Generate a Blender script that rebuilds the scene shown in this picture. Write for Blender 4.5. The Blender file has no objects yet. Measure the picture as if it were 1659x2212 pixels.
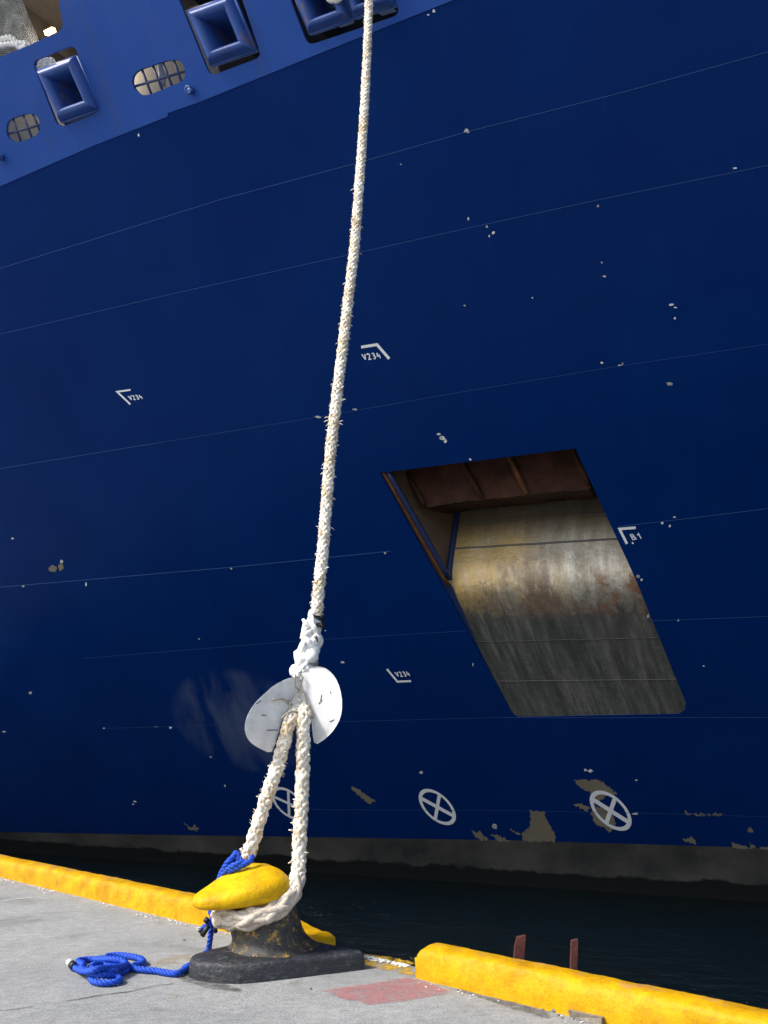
import bpy, math, random
from mathutils import Vector, noise
from mathutils.geometry import delaunay_2d_cdt
random.seed(7)
SC = bpy.context.scene
COL = SC.collection

# ------------------------------------------------------------------ camera, sky, sun, exposure
F, CX, CY = 1661.0, 829.5, 1106.0          # focal length and centre of a 1659 x 2212 frame
CAM = Vector((0, 0, 1.5)); PITCH = math.atan(504 / F)
RI = Vector((1, 0, 0)); UP = Vector((0, -math.sin(PITCH), math.cos(PITCH))); FW = Vector((0, math.cos(PITCH), math.sin(PITCH)))
cam = bpy.data.cameras.new('camera'); co = bpy.data.objects.new('camera', cam); COL.objects.link(co)
co.location = CAM; co.rotation_euler = (math.pi / 2 + PITCH, 0, 0)
cam.sensor_fit = 'VERTICAL'; cam.sensor_height = 36; cam.lens = F / 2212 * 36
cam.clip_start = 0.05; cam.clip_end = 3000
SC.camera = co
SUN_EL, SUN_AZ = math.radians(44), math.radians(-114)   # azimuth from +Y towards +X
w = bpy.data.worlds.new('World'); SC.world = w; w.use_nodes = True
wn = w.node_tree.nodes; sky = wn.new('ShaderNodeTexSky'); sky.sky_type = 'NISHITA'; sky.sun_disc = False
sky.sun_elevation = SUN_EL; sky.sun_rotation = SUN_AZ; sky.air_density = 1.0; sky.dust_density = 2.5; sky.ozone_density = 1.0
w.node_tree.links.new(sky.outputs[0], wn['Background'].inputs[0]); wn['Background'].inputs[1].default_value = 0.13
sl = bpy.data.lights.new('sun', 'SUN'); sl.energy = 2.7; sl.angle = math.radians(11); sl.color = (1, 0.965, 0.9)
so = bpy.data.objects.new('sun', sl); COL.objects.link(so)
sdir = Vector((math.cos(SUN_EL) * math.sin(SUN_AZ), math.cos(SUN_EL) * math.cos(SUN_AZ), math.sin(SUN_EL)))
so.rotation_euler = sdir.to_track_quat('Z', 'Y').to_euler(); so.location = (0, 0, 30)
SC.view_settings.view_transform = 'Standard'; SC.view_settings.look = 'None'
SC.view_settings.exposure = 0.9; SC.view_settings.gamma = 1

# ------------------------------------------------------------------ geometry helpers
def ray(x, y): return RI * ((x - CX) / F) - UP * ((y - CY) / F) + FW
def atz(x, y, z):
    d = ray(x, y); return CAM + d * ((z - CAM.z) / d.z)
def onplane(x, y, o, n):
    d = ray(x, y); return CAM + d * ((o - CAM).dot(n) / d.dot(n))
def Z1(x, y): return (x * .36, y * .36)
def Z2(x, y): return (597.2 + x * .36, y * .36)
def Z3(x, y): return (796.3 + .44 * x, 942.3 + .44 * y)
def Z4(x, y): return (464.5 + .285 * x, 1294 + .285 * y)
def Z5(x, y): return (365 + .3 * x, 1791.7 + .3 * y)
def Z6(x, y): return (.3 * x, 1758.5 + .3 * y)
def Z7(x, y): return (663.6 + .32 * x, 1891.3 + .32 * y)
def Z8(x, y): return (1094.9 + .34 * x, 1725.4 + .34 * y)
def ZC(x, y): return (564 + .66 * x, 1625.8 + .66 * y)

ORG = {}
def tag(o, label=None, cat=None, group=None, kind=None):
    for k, v in (('label', label), ('category', cat), ('group', group), ('kind', kind)):
        if v: o[k] = v
    return o
def empty(name, loc, label, cat, group=None):
    o = bpy.data.objects.new(name, None); COL.objects.link(o); o.location = loc; o.empty_display_size = .2
    ORG[o] = Vector(loc); return tag(o, label, cat, group)
def obj(name, geo, mats, parent=None, smooth=True, uv=None, midx=None, loc=None):
    vs, fs = geo
    org = ORG[parent] if parent else Vector(loc if loc is not None else (0, 0, 0))
    me = bpy.data.meshes.new(name); me.from_pydata([tuple(Vector(v) - org) for v in vs], [], fs)
    if not isinstance(mats, (list, tuple)): mats = [mats]
    for m in mats: me.materials.append(m)
    if midx:
        for p, i in zip(me.polygons, midx): p.material_index = i
    if uv:
        ul = me.uv_layers.new(name='UVMap')
        for l in me.loops: ul.data[l.index].uv = uv[l.vertex_index]
    if smooth:
        for p in me.polygons: p.use_smooth = True
    me.update()
    o = bpy.data.objects.new(name, me); COL.objects.link(o)
    if parent: o.parent = parent
    else: o.location = org
    ORG[o] = org
    return o
def join(*geos):
    V, Fs = [], []
    for vs, fs in geos:
        b = len(V); V += list(vs); Fs += [tuple(i + b for i in f) for f in fs]
    return V, Fs
def catmull(pts, step):
    pts = [Vector(p) for p in pts]; P = [pts[0] * 2 - pts[1]] + pts + [pts[-1] * 2 - pts[-2]]; out = []
    for i in range(1, len(P) - 2):
        n = max(1, int((P[i + 1] - P[i]).length / step))
        for k in range(n):
            t = k / n; a, b, c, d = P[i - 1:i + 3]
            out.append(.5 * ((2 * b) + (c - a) * t + (2 * a - 5 * b + 4 * c - d) * t * t + (3 * b - a - 3 * c + d) * t ** 3))
    out.append(P[-2]); return out
def frames(pts):
    n = len(pts); T = [(pts[min(i + 1, n - 1)] - pts[max(i - 1, 0)]).normalized() for i in range(n)]
    r = Vector((0.3, -1, .2)); N = []; 
    for t in T:
        r = (r - t * r.dot(t)).normalized(); N.append(r)
    return [(t, a, t.cross(a)) for t, a in zip(T, N)]
def tube(pts, rad, seg=8, cap=True):
    fr = frames(pts); V, Fs = [], []; n = len(pts)
    for i, p in enumerate(pts):
        r = rad[i] if isinstance(rad, (list, tuple)) else rad
        for k in range(seg):
            a = 2 * math.pi * k / seg; V.append(p + (fr[i][1] * math.cos(a) + fr[i][2] * math.sin(a)) * r)
    for i in range(n - 1):
        for k in range(seg):
            k2 = (k + 1) % seg; Fs.append((i * seg + k, i * seg + k2, (i + 1) * seg + k2, (i + 1) * seg + k))
    if cap: Fs += [tuple(range(seg))[::-1], tuple((n - 1) * seg + k for k in range(seg))]
    return V, Fs
def arclen(pts):
    s = [0]
    for a, b in zip(pts, pts[1:]): s.append(s[-1] + (b - a).length)
    return s
def braid(path, R, pitch, step=.014, sr=.43, wob=0, core=True, n=4, seg=6):
    """plaited rope: n strands each way round, going over and under each other, about a solid core"""
    pts = catmull(path, step); fr = frames(pts); s = arclen(pts); G = []
    Rf = R if callable(R) else (lambda q: R); L = s[-1]
    for d in (1, -1):
        for k in range(n):
            sp = []; rr = []
            for i, p in enumerate(pts):
                R_ = Rf(s[i] / L); ph = 2 * math.pi * s[i] / pitch
                a = d * ph + 2 * math.pi * k / n + (math.pi / n if d < 0 else 0) * 0
                ov = math.cos(n * ph + (k * math.pi) + (math.pi if d < 0 else 0))
                r = R_ * (1 - sr) + R_ * .12 * ov
                if wob: r += R_ * wob * noise.noise(Vector((s[i] * 14, k * 3.1, d * 5.7)))
                sp.append(p + (fr[i][1] * math.cos(a) + fr[i][2] * math.sin(a)) * r)
                rr.append(R_ * sr * (1 + (wob * 1.2) * noise.noise(Vector((s[i] * 22, k * 7.7 + 9, d * 2.3)))))
            G.append(tube(sp, rr, seg))
    if core: G.append(tube(pts[::2], [Rf(q / L) * .78 for q in s[::2]], 10))
    return join(*G)
def twist(path, R, pitch, step=.012, n=3, seg=7):
    pts = catmull(path, step); fr = frames(pts); s = arclen(pts); G = []
    for k in range(n):
        sp = [p + (f[1] * math.cos(2 * math.pi * (q / pitch + k / n)) + f[2] * math.sin(2 * math.pi * (q / pitch + k / n))) * R * .5 for p, f, q in zip(pts, fr, s)]
        G.append(tube(sp, R * .56, seg))
    return join(*G)
def box(c, sx, sy, sz, ax=None):
    ax = ax or (Vector((1, 0, 0)), Vector((0, 1, 0)), Vector((0, 0, 1))); c = Vector(c)
    V = [c + ax[0] * (sx / 2 * i) + ax[1] * (sy / 2 * j) + ax[2] * (sz / 2 * k) for i in (-1, 1) for j in (-1, 1) for k in (-1, 1)]
    return V, [(0, 1, 3, 2), (4, 6, 7, 5), (0, 4, 5, 1), (2, 3, 7, 6), (0, 2, 6, 4), (1, 5, 7, 3)]
def inpoly(p, poly):
    c = False; j = len(poly) - 1
    for i in range(len(poly)):
        a, b = poly[i], poly[j]
        if (a[1] > p[1]) != (b[1] > p[1]) and p[0] < (b[0] - a[0]) * (p[1] - a[1]) / (b[1] - a[1]) + a[0]: c = not c
        j = i
    return c
def tri2d(outer, holes=(), extra=()):
    P = [Vector(p) for p in outer]; E = [(i, (i + 1) % len(outer)) for i in range(len(outer))]
    for h in holes:
        b = len(P); P += [Vector(p) for p in h]; E += [(b + i, b + (i + 1) % len(h)) for i in range(len(h))]
    P += [Vector(p) for p in extra]
    v, _, f, _, _, _ = delaunay_2d_cdt(P, E, [], 0, 1e-6)
    fs = []
    for t in f:
        c = sum((v[i] for i in t), Vector((0, 0))) / len(t)
        if inpoly(c, outer) and not any(inpoly(c, h) for h in holes): fs.append(tuple(t))
    return v, fs
def smoothloop(pts, n=3):
    """round a closed outline by corner cutting"""
    for _ in range(n):
        q = []
        for i in range(len(pts)):
            a, b = pts[i], pts[(i + 1) % len(pts)]
            q += [(a[0] * .75 + b[0] * .25, a[1] * .75 + b[1] * .25), (a[0] * .25 + b[0] * .75, a[1] * .25 + b[1] * .75)]
        pts = q
    return pts
def roundcorners(pts, r, n=4):
    out = []
    m = len(pts)
    for i in range(m):
        a, b, c = Vector(pts[i - 1]), Vector(pts[i]), Vector(pts[(i + 1) % m])
        ra = min(r, (a - b).length * .45, (c - b).length * .45)
        p, q = b + (a - b).normalized() * ra, b + (c - b).normalized() * ra
        for k in range(n + 1):
            t = k / n; out.append(tuple(p * (1 - t) ** 2 + b * 2 * t * (1 - t) + q * t * t))
    return out
def ragged(poly, step=3.0, amp=1.6, seed=0):
    out = []
    for i in range(len(poly)):
        a, b = Vector(poly[i]), Vector(poly[(i + 1) % len(poly)]); L = (b - a).length; n = max(1, int(L / step))
        for k in range(n):
            p = a.lerp(b, k / n); nv = noise.noise(Vector((p.x * .35 + seed, p.y * .35, seed * 1.7)))
            nr = Vector((-(b - a).y, (b - a).x)) / max(L, 1e-6); out.append(tuple(p + nr * nv * amp * 1.6))
    return out

# ------------------------------------------------------------------ materials
def M(name, rough=.6, metal=0., spec=.5):
    m = bpy.data.materials.new(name); m.use_nodes = True; nt = m.node_tree; b = nt.nodes['Principled BSDF']
    b.inputs['Roughness'].default_value = rough; b.inputs['Metallic'].default_value = metal; b.inputs['Specular IOR Level'].default_value = spec
    class K: pass
    k = K(); k.m = m; k.nt = nt; k.b = b
    def N(t, **kw):
        n = nt.nodes.new('ShaderNode' + t)
        for a, v in kw.items(): setattr(n, a, v)
        return n
    def L(a, b_): nt.links.new(a, b_)
    k.N, k.L = N, L
    def coord(kind='Object', scale=(1, 1, 1), rot=(0, 0, 0)):
        tc = N('TexCoord'); mp = N('Mapping'); mp.inputs['Scale'].default_value = scale; mp.inputs['Rotation'].default_value = rot
        L(tc.outputs[kind], mp.inputs[0]); return mp.outputs[0]
    k.coord = coord
    def noi(co, scale, detail=4, rough_=.6, dist=0):
        n = N('TexNoise'); n.inputs['Scale'].default_value = scale; n.inputs['Detail'].default_value = detail
        n.inputs['Roughness'].default_value = rough_; n.inputs['Distortion'].default_value = dist; L(co, n.inputs['Vector']); return n.outputs['Fac']
    k.noi = noi
    def ramp(f, stops):
        r = N('ValToRGB'); e = r.color_ramp.elements
        while len(e) < len(stops): e.new(.5)
        for x, (p, c) in zip(e, stops): x.position = p; x.color = (c, c, c, 1) if isinstance(c, (int, float)) else (*c, 1)
        L(f, r.inputs[0]); return r.outputs[0]
    k.ramp = ramp
    def mix(f, a, b_, mode='MIX'):
        x = N('Mix', data_type='RGBA', blend_type=mode)
        if isinstance(f, (int, float)): x.inputs[0].default_value = f
        else: L(f, x.inputs[0])
        for i, c in ((6, a), (7, b_)):
            if isinstance(c, tuple): x.inputs[i].default_value = (*c, 1)
            else: L(c, x.inputs[i])
        return x.outputs[2]
    k.mix = mix
    def math_(op, a, b_=None, c=None):
        x = N('Math', operation=op)
        for i, v in enumerate((a, b_, c)):
            if v is None: continue
            if isinstance(v, (int, float)): x.inputs[i].default_value = v
            else: L(v, x.inputs[i])
        return x.outputs[0]
    k.math = math_
    def bump(h, strength=.3, dist=.01):
        x = N('Bump'); x.inputs['Strength'].default_value = strength; x.inputs['Distance'].default_value = dist
        L(h, x.inputs['Height']); L(x.outputs[0], b.inputs['Normal'])
    k.bump = bump
    def col(c):
        if isinstance(c, tuple): b.inputs['Base Color'].default_value = (*c, 1)
        else: L(c, b.inputs['Base Color'])
    k.col = col
    return k

# concrete of the quay
k = M('weathered_concrete', .85, spec=.3); c = k.coord()
big = k.ramp(k.noi(c, .9, 5), [(.3, (.25, .258, .257)), (.7, (.36, .365, .36))])
cs = k.coord(scale=(1, 5, 1), rot=(0, 0, .25))
streak = k.ramp(k.noi(cs, 7, 5, .7), [(.3, .6), (.7, 1.15)])
fine = k.ramp(k.noi(c, 70, 4, .75), [(.30, .42), (.5, 1.0), (.70, 1.5)])
pit = k.ramp(k.noi(c, 150, 2, .6), [(.3, .45), (.4, 1.)])
mot = k.ramp(k.noi(c, 13, 7, .75), [(.3, .72), (.7, 1.2)]); big = k.mix(.8, big, mot, 'MULTIPLY'); x = k.mix(.4, big, streak, 'MULTIPLY'); x = k.mix(.75, x, fine, 'MULTIPLY'); x = k.mix(.6, x, pit, 'MULTIPLY')
stain = k.ramp(k.noi(c, 1.7, 6, .65, .5), [(.56, 0.), (.72, .6)])
x = k.mix(stain, x, (.13, .13, .115)); k.col(x)
h = k.math('ADD', k.noi(c, 90, 5, .7), k.math('MULTIPLY', k.noi(cs, 12, 4, .6), .6)); k.bump(h, .7, .006); CONC = k.m; CONCK = k

def stain_patch(name, colr, dens=(.42, .62), scale=9, top=1.):
    """worn paint or stain lying on the concrete: thins out towards its edge (UV.x = distance to the edge) and where the noise is low"""
    k = M(name, .85, spec=.25); c = k.coord()
    tc = k.N('TexCoord'); sp = k.N('SeparateXYZ'); k.L(tc.outputs['UV'], sp.inputs[0])
    nz = k.noi(c, scale, 8, .74)
    f = k.ramp(nz, [(dens[0], 0.), (dens[1], top)])
    ed = k.ramp(k.math('ADD', sp.outputs[0], k.math('MULTIPLY', k.math('SUBTRACT', k.noi(c, scale * 3, 6, .7), .5), .9)), [(.12, 0.), (.5, 1.)])
    spk = k.ramp(k.noi(c, 110, 4, .7), [(.36, .35), (.5, 1.)])
    fine = k.ramp(k.noi(c, 70, 4, .75), [(.28, .6), (.74, 1.3)])
    k.col(k.mix(.7, colr, fine, 'MULTIPLY')); k.bump(k.noi(c, 90, 5, .7), .6, .006)
    fac = k.math('MULTIPLY', k.math('MULTIPLY', f, ed), spk)
    tr = k.N('BsdfTransparent'); mx = k.N('MixShader'); k.L(fac, mx.inputs[0]); k.L(tr.outputs[0], mx.inputs[1]); k.L(k.b.outputs[0], mx.inputs[2])
    k.L(mx.outputs[0], k.nt.nodes['Material Output'].inputs[0]); return k.m
REDP = stain_patch('faded_red_paint', (.47, .19, .19), (.25, .6), 10, .78)
YELP = stain_patch('worn_yellow_ground_paint', (.55, .34, .03), (.4, .56), 11)
TANS = stain_patch('ochre_stain', (.42, .29, .12), (.4, .7), 9, .7)
DIRT = stain_patch('damp_dirt_stain', (.10, .10, .09), (.3, .62), 12, .75)

def yellow(name, chip=.60, edge=False):
    k = M(name, .5, spec=.16); c = k.coord()
    b0 = k.ramp(k.noi(c, 5, 7, .68), [(.34, (.40, .20, .002)), (.62, (.60, .335, .003))] if edge else [(.34, (.55, .30, .002)), (.62, (.76, .46, .004))])
    dirt = k.ramp(k.noi(c, 11, 9, .78), [(.50, 0.), (.70, .75)])
    x = k.mix(dirt, b0, (.36, .17, .008))
    scf = k.ramp(k.noi(k.coord(scale=(1, 1, 4), rot=(0, 0, .7)), 6, 9, .8), [(.57, 0.), (.68, .65)]); x = k.mix(scf, x, (.17, .10, .03))
    if edge:
        tc = k.N('TexCoord'); sp = k.N('SeparateXYZ'); k.L(tc.outputs['Object'], sp.inputs[0])
        zt = k.math('ADD', sp.outputs[2], k.math('MULTIPLY', k.math('SUBTRACT', k.noi(c, 6, 8, .75), .5), .07))
        x = k.mix(k.ramp(k.math('MULTIPLY', zt, 4), [(.795, 0.), (.83, .8)]), x, (.38, .19, .12))
    ch = k.ramp(k.noi(c, 4.5, 10, .78), [(chip + .045, 0.), (chip + .065, .9)])
    x = k.mix(ch, x, (.17, .10, .05)); k.col(x)
    h = k.math('ADD', k.noi(c, 9, 8, .62), k.math('MULTIPLY', k.noi(c, 60, 5, .65), .22)); k.bump(h, .65, .022); return k.m
YEL = yellow('yellow_kerb_paint', .585, True); YELH = yellow('yellow_bollard_paint', .60)

k = M('black_bollard_paint', .5, spec=.5); c = k.coord()
x = k.ramp(k.noi(c, 9, 8, .7), [(.3, (.010, .011, .014)), (.55, (.024, .026, .032)), (.72, (.06, .062, .07))])
sc = k.ramp(k.noi(k.coord(scale=(1, 1, 3)), 14, 9, .8), [(.53, 0.), (.70, .6)]); x = k.mix(sc, x, (.20, .205, .22))
k.col(x); k.bump(k.noi(c, 18, 8, .7), .8, .02); BLK = k.m
k = M('chipped_black_paint', .55, spec=.5); c = k.coord()
x = k.ramp(k.noi(c, 7, 8, .72), [(.3, (.015, .016, .018)), (.52, (.045, .042, .036)), (.75, (.13, .105, .06))])
ch = k.ramp(k.noi(c, 13, 9, .76), [(.56, 0.), (.585, 1.)]); x = k.mix(ch, x, (.42, .24, .03))
ch2 = k.ramp(k.noi(k.coord(rot=(1, 1, 0)), 24, 6, .7), [(.64, 0.), (.67, 1.)]); x = k.mix(ch2, x, (.40, .15, .06))
k.col(x); k.bump(k.noi(c, 30, 6, .65), .6, .012); BLKN = k.m

# ship paints use the plating coordinates (metres along, metres down) stored as UV
def shippaint(name, ca, cb, scuff=False):
    k = M(name, .42, spec=.06 if scuff else .14); uvc = k.coord('UV')
    x = k.ramp(k.noi(uvc, .35, 5, .6), [(.3, ca), (.7, cb)])
    sv = k.coord('UV', scale=(1, .13, 1), rot=(0, 0, .12))
    st = k.ramp(k.noi(sv, 5, 6, .7), [(.55, 0.), (.8, .22)])
    x = k.mix(st, x, tuple(v * 1.7 + .004 for v in cb))
    if scuff:
        tc = k.N('TexCoord'); sp = k.N('SeparateXYZ'); k.L(tc.outputs['UV'], sp.inputs[0])
        du = k.math('DIVIDE', k.math('SUBTRACT', sp.outputs[0], SCU[0]), 1.75); dv = k.math('DIVIDE', k.math('SUBTRACT', sp.outputs[1], SCU[1]), 1.45)
        r2 = k.math('ADD', k.math('MULTIPLY', du, du), k.math('MULTIPLY', dv, dv))
        g = k.ramp(r2, [(0., 1.), (.75, .55), (1., 0.)])
        sn = k.ramp(k.noi(k.coord('UV', scale=(1, .3, 1), rot=(0, 0, .1)), 1.7, 7, .62, .3), [(.42, 0.), (.62, 1.)])
        x = k.mix(k.math('MULTIPLY', k.math('MULTIPLY', g, sn), .85), x, (.07, .10, .20))
    if not scuff:
        run = k.ramp(k.noi(k.coord('UV', scale=(1, .07, 1), rot=(0, 0, .3)), 3, 7, .72), [(.54, 0.), (.72, .4)]); x = k.mix(run, x, (.055, .065, .10))
    k.col(x)
    rr = k.ramp(k.noi(uvc, .8, 4), [(.3, .3), (.7, .5)]); k.L(rr, k.b.inputs['Roughness'])
    h = k.math('ADD', k.noi(uvc, .45, 2, .5), k.math('MULTIPLY', k.noi(uvc, 60, 3, .6), .012)); k.bump(h, .35, .12); return k.m
SCU = (0, 0)
k = M('white_hull_paint', .5); k.col(k.ramp(k.noi(k.coord(), 20, 5, .6), [(.3, (.82, .85, .90)), (.7, (.92, .94, .96))])); WHT = k.m
k = M('exposed_primer', .7); k.col(k.ramp(k.noi(k.coord(), 2.5, 5, .6), [(.3, (.17, .15, .105)), (.7, (.23, .20, .145))])); PRIM = k.m
k = M('bare_chip', .6); k.col(k.ramp(k.noi(k.coord(), 9, 4, .6), [(.35, (.30, .28, .25)), (.55, (.75, .76, .80))])); CHIP = k.m
k = M('weld_seam_paint', .5, spec=.08); k.col((.030, .080, .25)); SEAM = k.m
k = M('boot_topping', .6, spec=.3); c = k.coord('UV')
x = k.ramp(k.noi(c, .5, 6, .65), [(.35, (.016, .018, .019)), (.7, (.095, .088, .075))])
tc = k.N('TexCoord'); sp = k.N('SeparateXYZ'); k.L(tc.outputs['Object'], sp.inputs[0])
wz = k.math('ADD', sp.outputs[2], k.math('MULTIPLY', k.math('SUBTRACT', k.noi(c, 1.1, 7, .68), .5), .5))
wet = k.ramp(wz, [(.30, 1.), (.35, 0.)])
x = k.mix(wet, x, (.004, .005, .005)); k.col(x); BOOT = k.m

# steel inside the anchor pocket: UV = (metres across, metres from the bottom edge)
k = M('worn_pocket_steel', .5, metal=0., spec=.6); uvc = k.coord('UV')
tc = k.N('TexCoord'); sp = k.N('SeparateXYZ'); k.L(tc.outputs['UV'], sp.inputs[0]); V_ = sp.outputs[1]; U_ = sp.outputs[0]
sv = k.coord('UV', scale=(1, .10, 1), rot=(0, 0, .12)); stn = k.noi(sv, 7, 8, .72)
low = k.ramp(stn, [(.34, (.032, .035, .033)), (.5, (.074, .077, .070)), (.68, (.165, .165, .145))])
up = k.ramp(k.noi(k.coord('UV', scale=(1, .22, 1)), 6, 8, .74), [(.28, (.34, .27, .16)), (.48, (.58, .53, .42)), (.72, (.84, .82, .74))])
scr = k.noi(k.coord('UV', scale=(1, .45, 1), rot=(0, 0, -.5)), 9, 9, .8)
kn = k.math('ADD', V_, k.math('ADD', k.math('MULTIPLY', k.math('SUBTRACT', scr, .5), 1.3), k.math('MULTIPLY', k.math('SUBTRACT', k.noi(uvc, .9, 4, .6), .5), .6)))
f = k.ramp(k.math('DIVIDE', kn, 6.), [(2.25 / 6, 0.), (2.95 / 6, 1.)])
gold = k.ramp(k.math('ADD', k.math('MULTIPLY', U_, -.22), k.noi(k.coord('UV', scale=(1, .5, 1)), 1.3, 5)), [(.08, .05), (.42, .85)])
up = k.mix(gold, up, (.66, .42, .11))  # bare steel with the warm sunlit band put into its colour
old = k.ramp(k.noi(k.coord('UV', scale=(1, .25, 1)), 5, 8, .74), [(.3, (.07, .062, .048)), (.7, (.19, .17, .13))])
up = k.mix(k.ramp(k.math('DIVIDE', k.math('ADD', V_, k.math('MULTIPLY', k.math('SUBTRACT', stn, .5), .25)), 6.), [(3.60 / 6, 0.), (4.15 / 6, .85)]), up, old)  # greyer plate above the weld, with the recess's shade painted in
brown = k.ramp(k.math('ADD', k.noi(k.coord('UV', scale=(1, .4, 1)), 2.2, 8, .72), k.math('MULTIPLY', k.math('ABSOLUTE', k.math('SUBTRACT', U_, 1.35)), -.18)), [(.36, 0.), (.50, .85)])
bandb = k.ramp(k.math('DIVIDE', V_, 6.), [(2.1 / 6, 0.), (2.4 / 6, 1.), (2.9 / 6, .9), (3.5 / 6, .25)])
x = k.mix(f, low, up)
x = k.mix(k.math('MULTIPLY', brown, bandb), x, (.16, .105, .075))
rb = k.ramp(k.math('ADD', k.noi(uvc, 2.4, 9, .75, .4), k.math('MULTIPLY', U_, .14)), [(.82, 0.), (.93, .85)])
band = k.ramp(k.math('DIVIDE', V_, 6.), [(2.15 / 6, 0.), (2.35 / 6, 1.), (2.8 / 6, .9), (3.2 / 6, .15)])
x = k.mix(k.math('MULTIPLY', rb, band), x, k.ramp(k.noi(uvc, 22, 6, .7), [(.3, (.10, .045, .025)), (.7, (.34, .13, .045))]))
pk = k.ramp(k.noi(uvc, 16, 5, .7), [(.64, 0.), (.69, .8)]); x = k.mix(k.math('MULTIPLY', pk, f), x, (.14, .06, .03))
run = k.ramp(k.noi(k.coord('UV', scale=(1, .06, 1), rot=(0, 0, .12)), 4, 6, .7), [(.56, 0.), (.7, .35)]); x = k.mix(run, x, (.10, .075, .05))
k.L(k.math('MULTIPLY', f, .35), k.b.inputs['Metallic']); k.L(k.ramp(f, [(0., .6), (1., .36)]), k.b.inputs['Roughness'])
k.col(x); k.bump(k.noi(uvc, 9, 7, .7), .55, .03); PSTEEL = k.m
def rusty(name, a, b_, s=4):
    k = M(name, .8, spec=.3); c = k.coord(); k.col(k.ramp(k.noi(c, s, 8, .72), [(.3, a), (.7, b_)])); k.bump(k.noi(c, 14, 7, .7), .6, .02); return k.m
RUST = rusty('dark_rust', (.010, .005, .004), (.085, .030, .016), 2.2); RUSTL = rusty('orange_rust', (.05, .018, .009), (.22, .085, .03))
WALLR = rusty('stained_pocket_wall', (.09, .055, .035), (.20, .13, .08), 1.5); POSTR = rusty('red_brown_rust', (.030, .010, .009), (.12, .036, .028), 18)
CEIL = rusty('grimy_deckhead_paint', (.10, .085, .07), (.20, .17, .14), 1.2)
INNER = rusty('beige_inner_paint', (.45, .43, .38), (.58, .55, .48), .8)
k = M('dark_blue_bar_paint', .5); k.col((.012, .03, .11)); BAR = k.m
k = M('fairlead_blue', .42, spec=.45); c = k.coord(); x = k.ramp(k.noi(c, 2.5, 6, .65), [(.3, (.018, .06, .26)), (.7, (.035, .10, .36))])
ch = k.ramp(k.noi(c, 3.2, 9, .76), [(.57, 0.), (.63, .9)]); k.col(k.mix(ch, x, (.15, .10, .09))); k.bump(k.noi(c, 8, 5), .2, .02); FLB = k.m

def ropemat(name, a, b_, dirt, d0=.52, d1=.68):
    k = M(name, .85, spec=.2); c = k.coord()
    x = k.ramp(k.noi(c, 40, 5, .7), [(.3, a), (.6, b_)])
    d = k.ramp(k.math('ADD', k.math('MULTIPLY', k.noi(c, 7, 5, .7), .5), k.math('MULTIPLY', k.noi(c, 42, 5, .7), .5)), [(d0, 0.), (d1, .8)]); x = k.mix(d, x, dirt); k.col(x)
    k.bump(k.noi(k.coord(scale=(1, 1, .35)), 160, 3, .6), .5, .004); return k.m
ROPE = ropemat('cream_rope_fibre', (.72, .66, .54), (.86, .83, .75), (.44, .31, .16), .465, .57)
ROPED = ropemat('dirty_rope_fibre', (.42, .36, .29), (.62, .55, .46), (.24, .17, .11), .46, .66)
ROPEW = ropemat('white_rope_fibre', (.78, .76, .72), (.88, .87, .84), (.55, .42, .30), .62, .75)
k = M('blue_rope_fibre', .6, spec=.35); c = k.coord(); k.col(k.ramp(k.noi(c, 60, 5, .7), [(.3, (.004, .035, .30)), (.7, (.012, .09, .62))])); k.bump(k.noi(c, 170, 3, .6), .5, .004); BLUE = k.m
k = M('black_tape', .5); k.col((.012, .012, .014)); TAPE = k.m
k = M('silver_tape', .3, metal=.3); k.col((.7, .72, .72)); SILV = k.m
k = M('grey_twine', .8); k.col((.32, .30, .26)); TWINE = k.m
k = M('white_plastic_disc', .5, spec=.4); c = k.coord(); x = k.ramp(k.noi(c, 5, 6, .65), [(.32, (.56, .57, .57)), (.62, (.80, .81, .83))])
sp_ = k.ramp(k.noi(c, 38, 5, .7), [(.66, 0.), (.72, .6)]); k.col(k.mix(sp_, x, (.30, .28, .25))); DISC = k.m
k = M('harbour_water', .04, spec=.5); k.col((.0006, .0050, .0075)); c = k.coord(scale=(1, 2.0, 1), rot=(0, 0, .5))
h = k.math('ADD', k.noi(c, 1.6, 5, .6), k.math('MULTIPLY', k.noi(c, 5, 6, .68), .5)); k.bump(h, .85, .18); WATER = k.m
k = M('weathered_wood', .8); c = k.coord(scale=(1, 1, 1)); k.col(k.ramp(k.noi(c, 30, 6, .7), [(.3, (.10, .08, .06)), (.7, (.30, .26, .21))])); WOOD = k.m
k = M('grey_stone', .85); k.col(k.ramp(k.noi(k.coord(), 40, 5, .7), [(.3, (.07, .07, .07)), (.7, (.25, .25, .25))])); STONE = k.m
k = M('crack_dirt', .95); k.col((.045, .045, .045)); CRACK = k.m
k = M('white_flecks', .8); k.col((.55, .55, .53)); FLECK = k.m
k = M('net_cord', .8); k.col(k.ramp(k.noi(k.coord(), 6, 6), [(.3, (.12, .13, .13)), (.7, (.42, .43, .42))])); NET = k.m
k = M('lamp_glow', .5); k.col((.9, .7, .4)); k.b.inputs['Emission Color'].default_value = (1, .62, .25, 1); k.b.inputs['Emission Strength'].default_value = 1.6; GLOW = k.m

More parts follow.
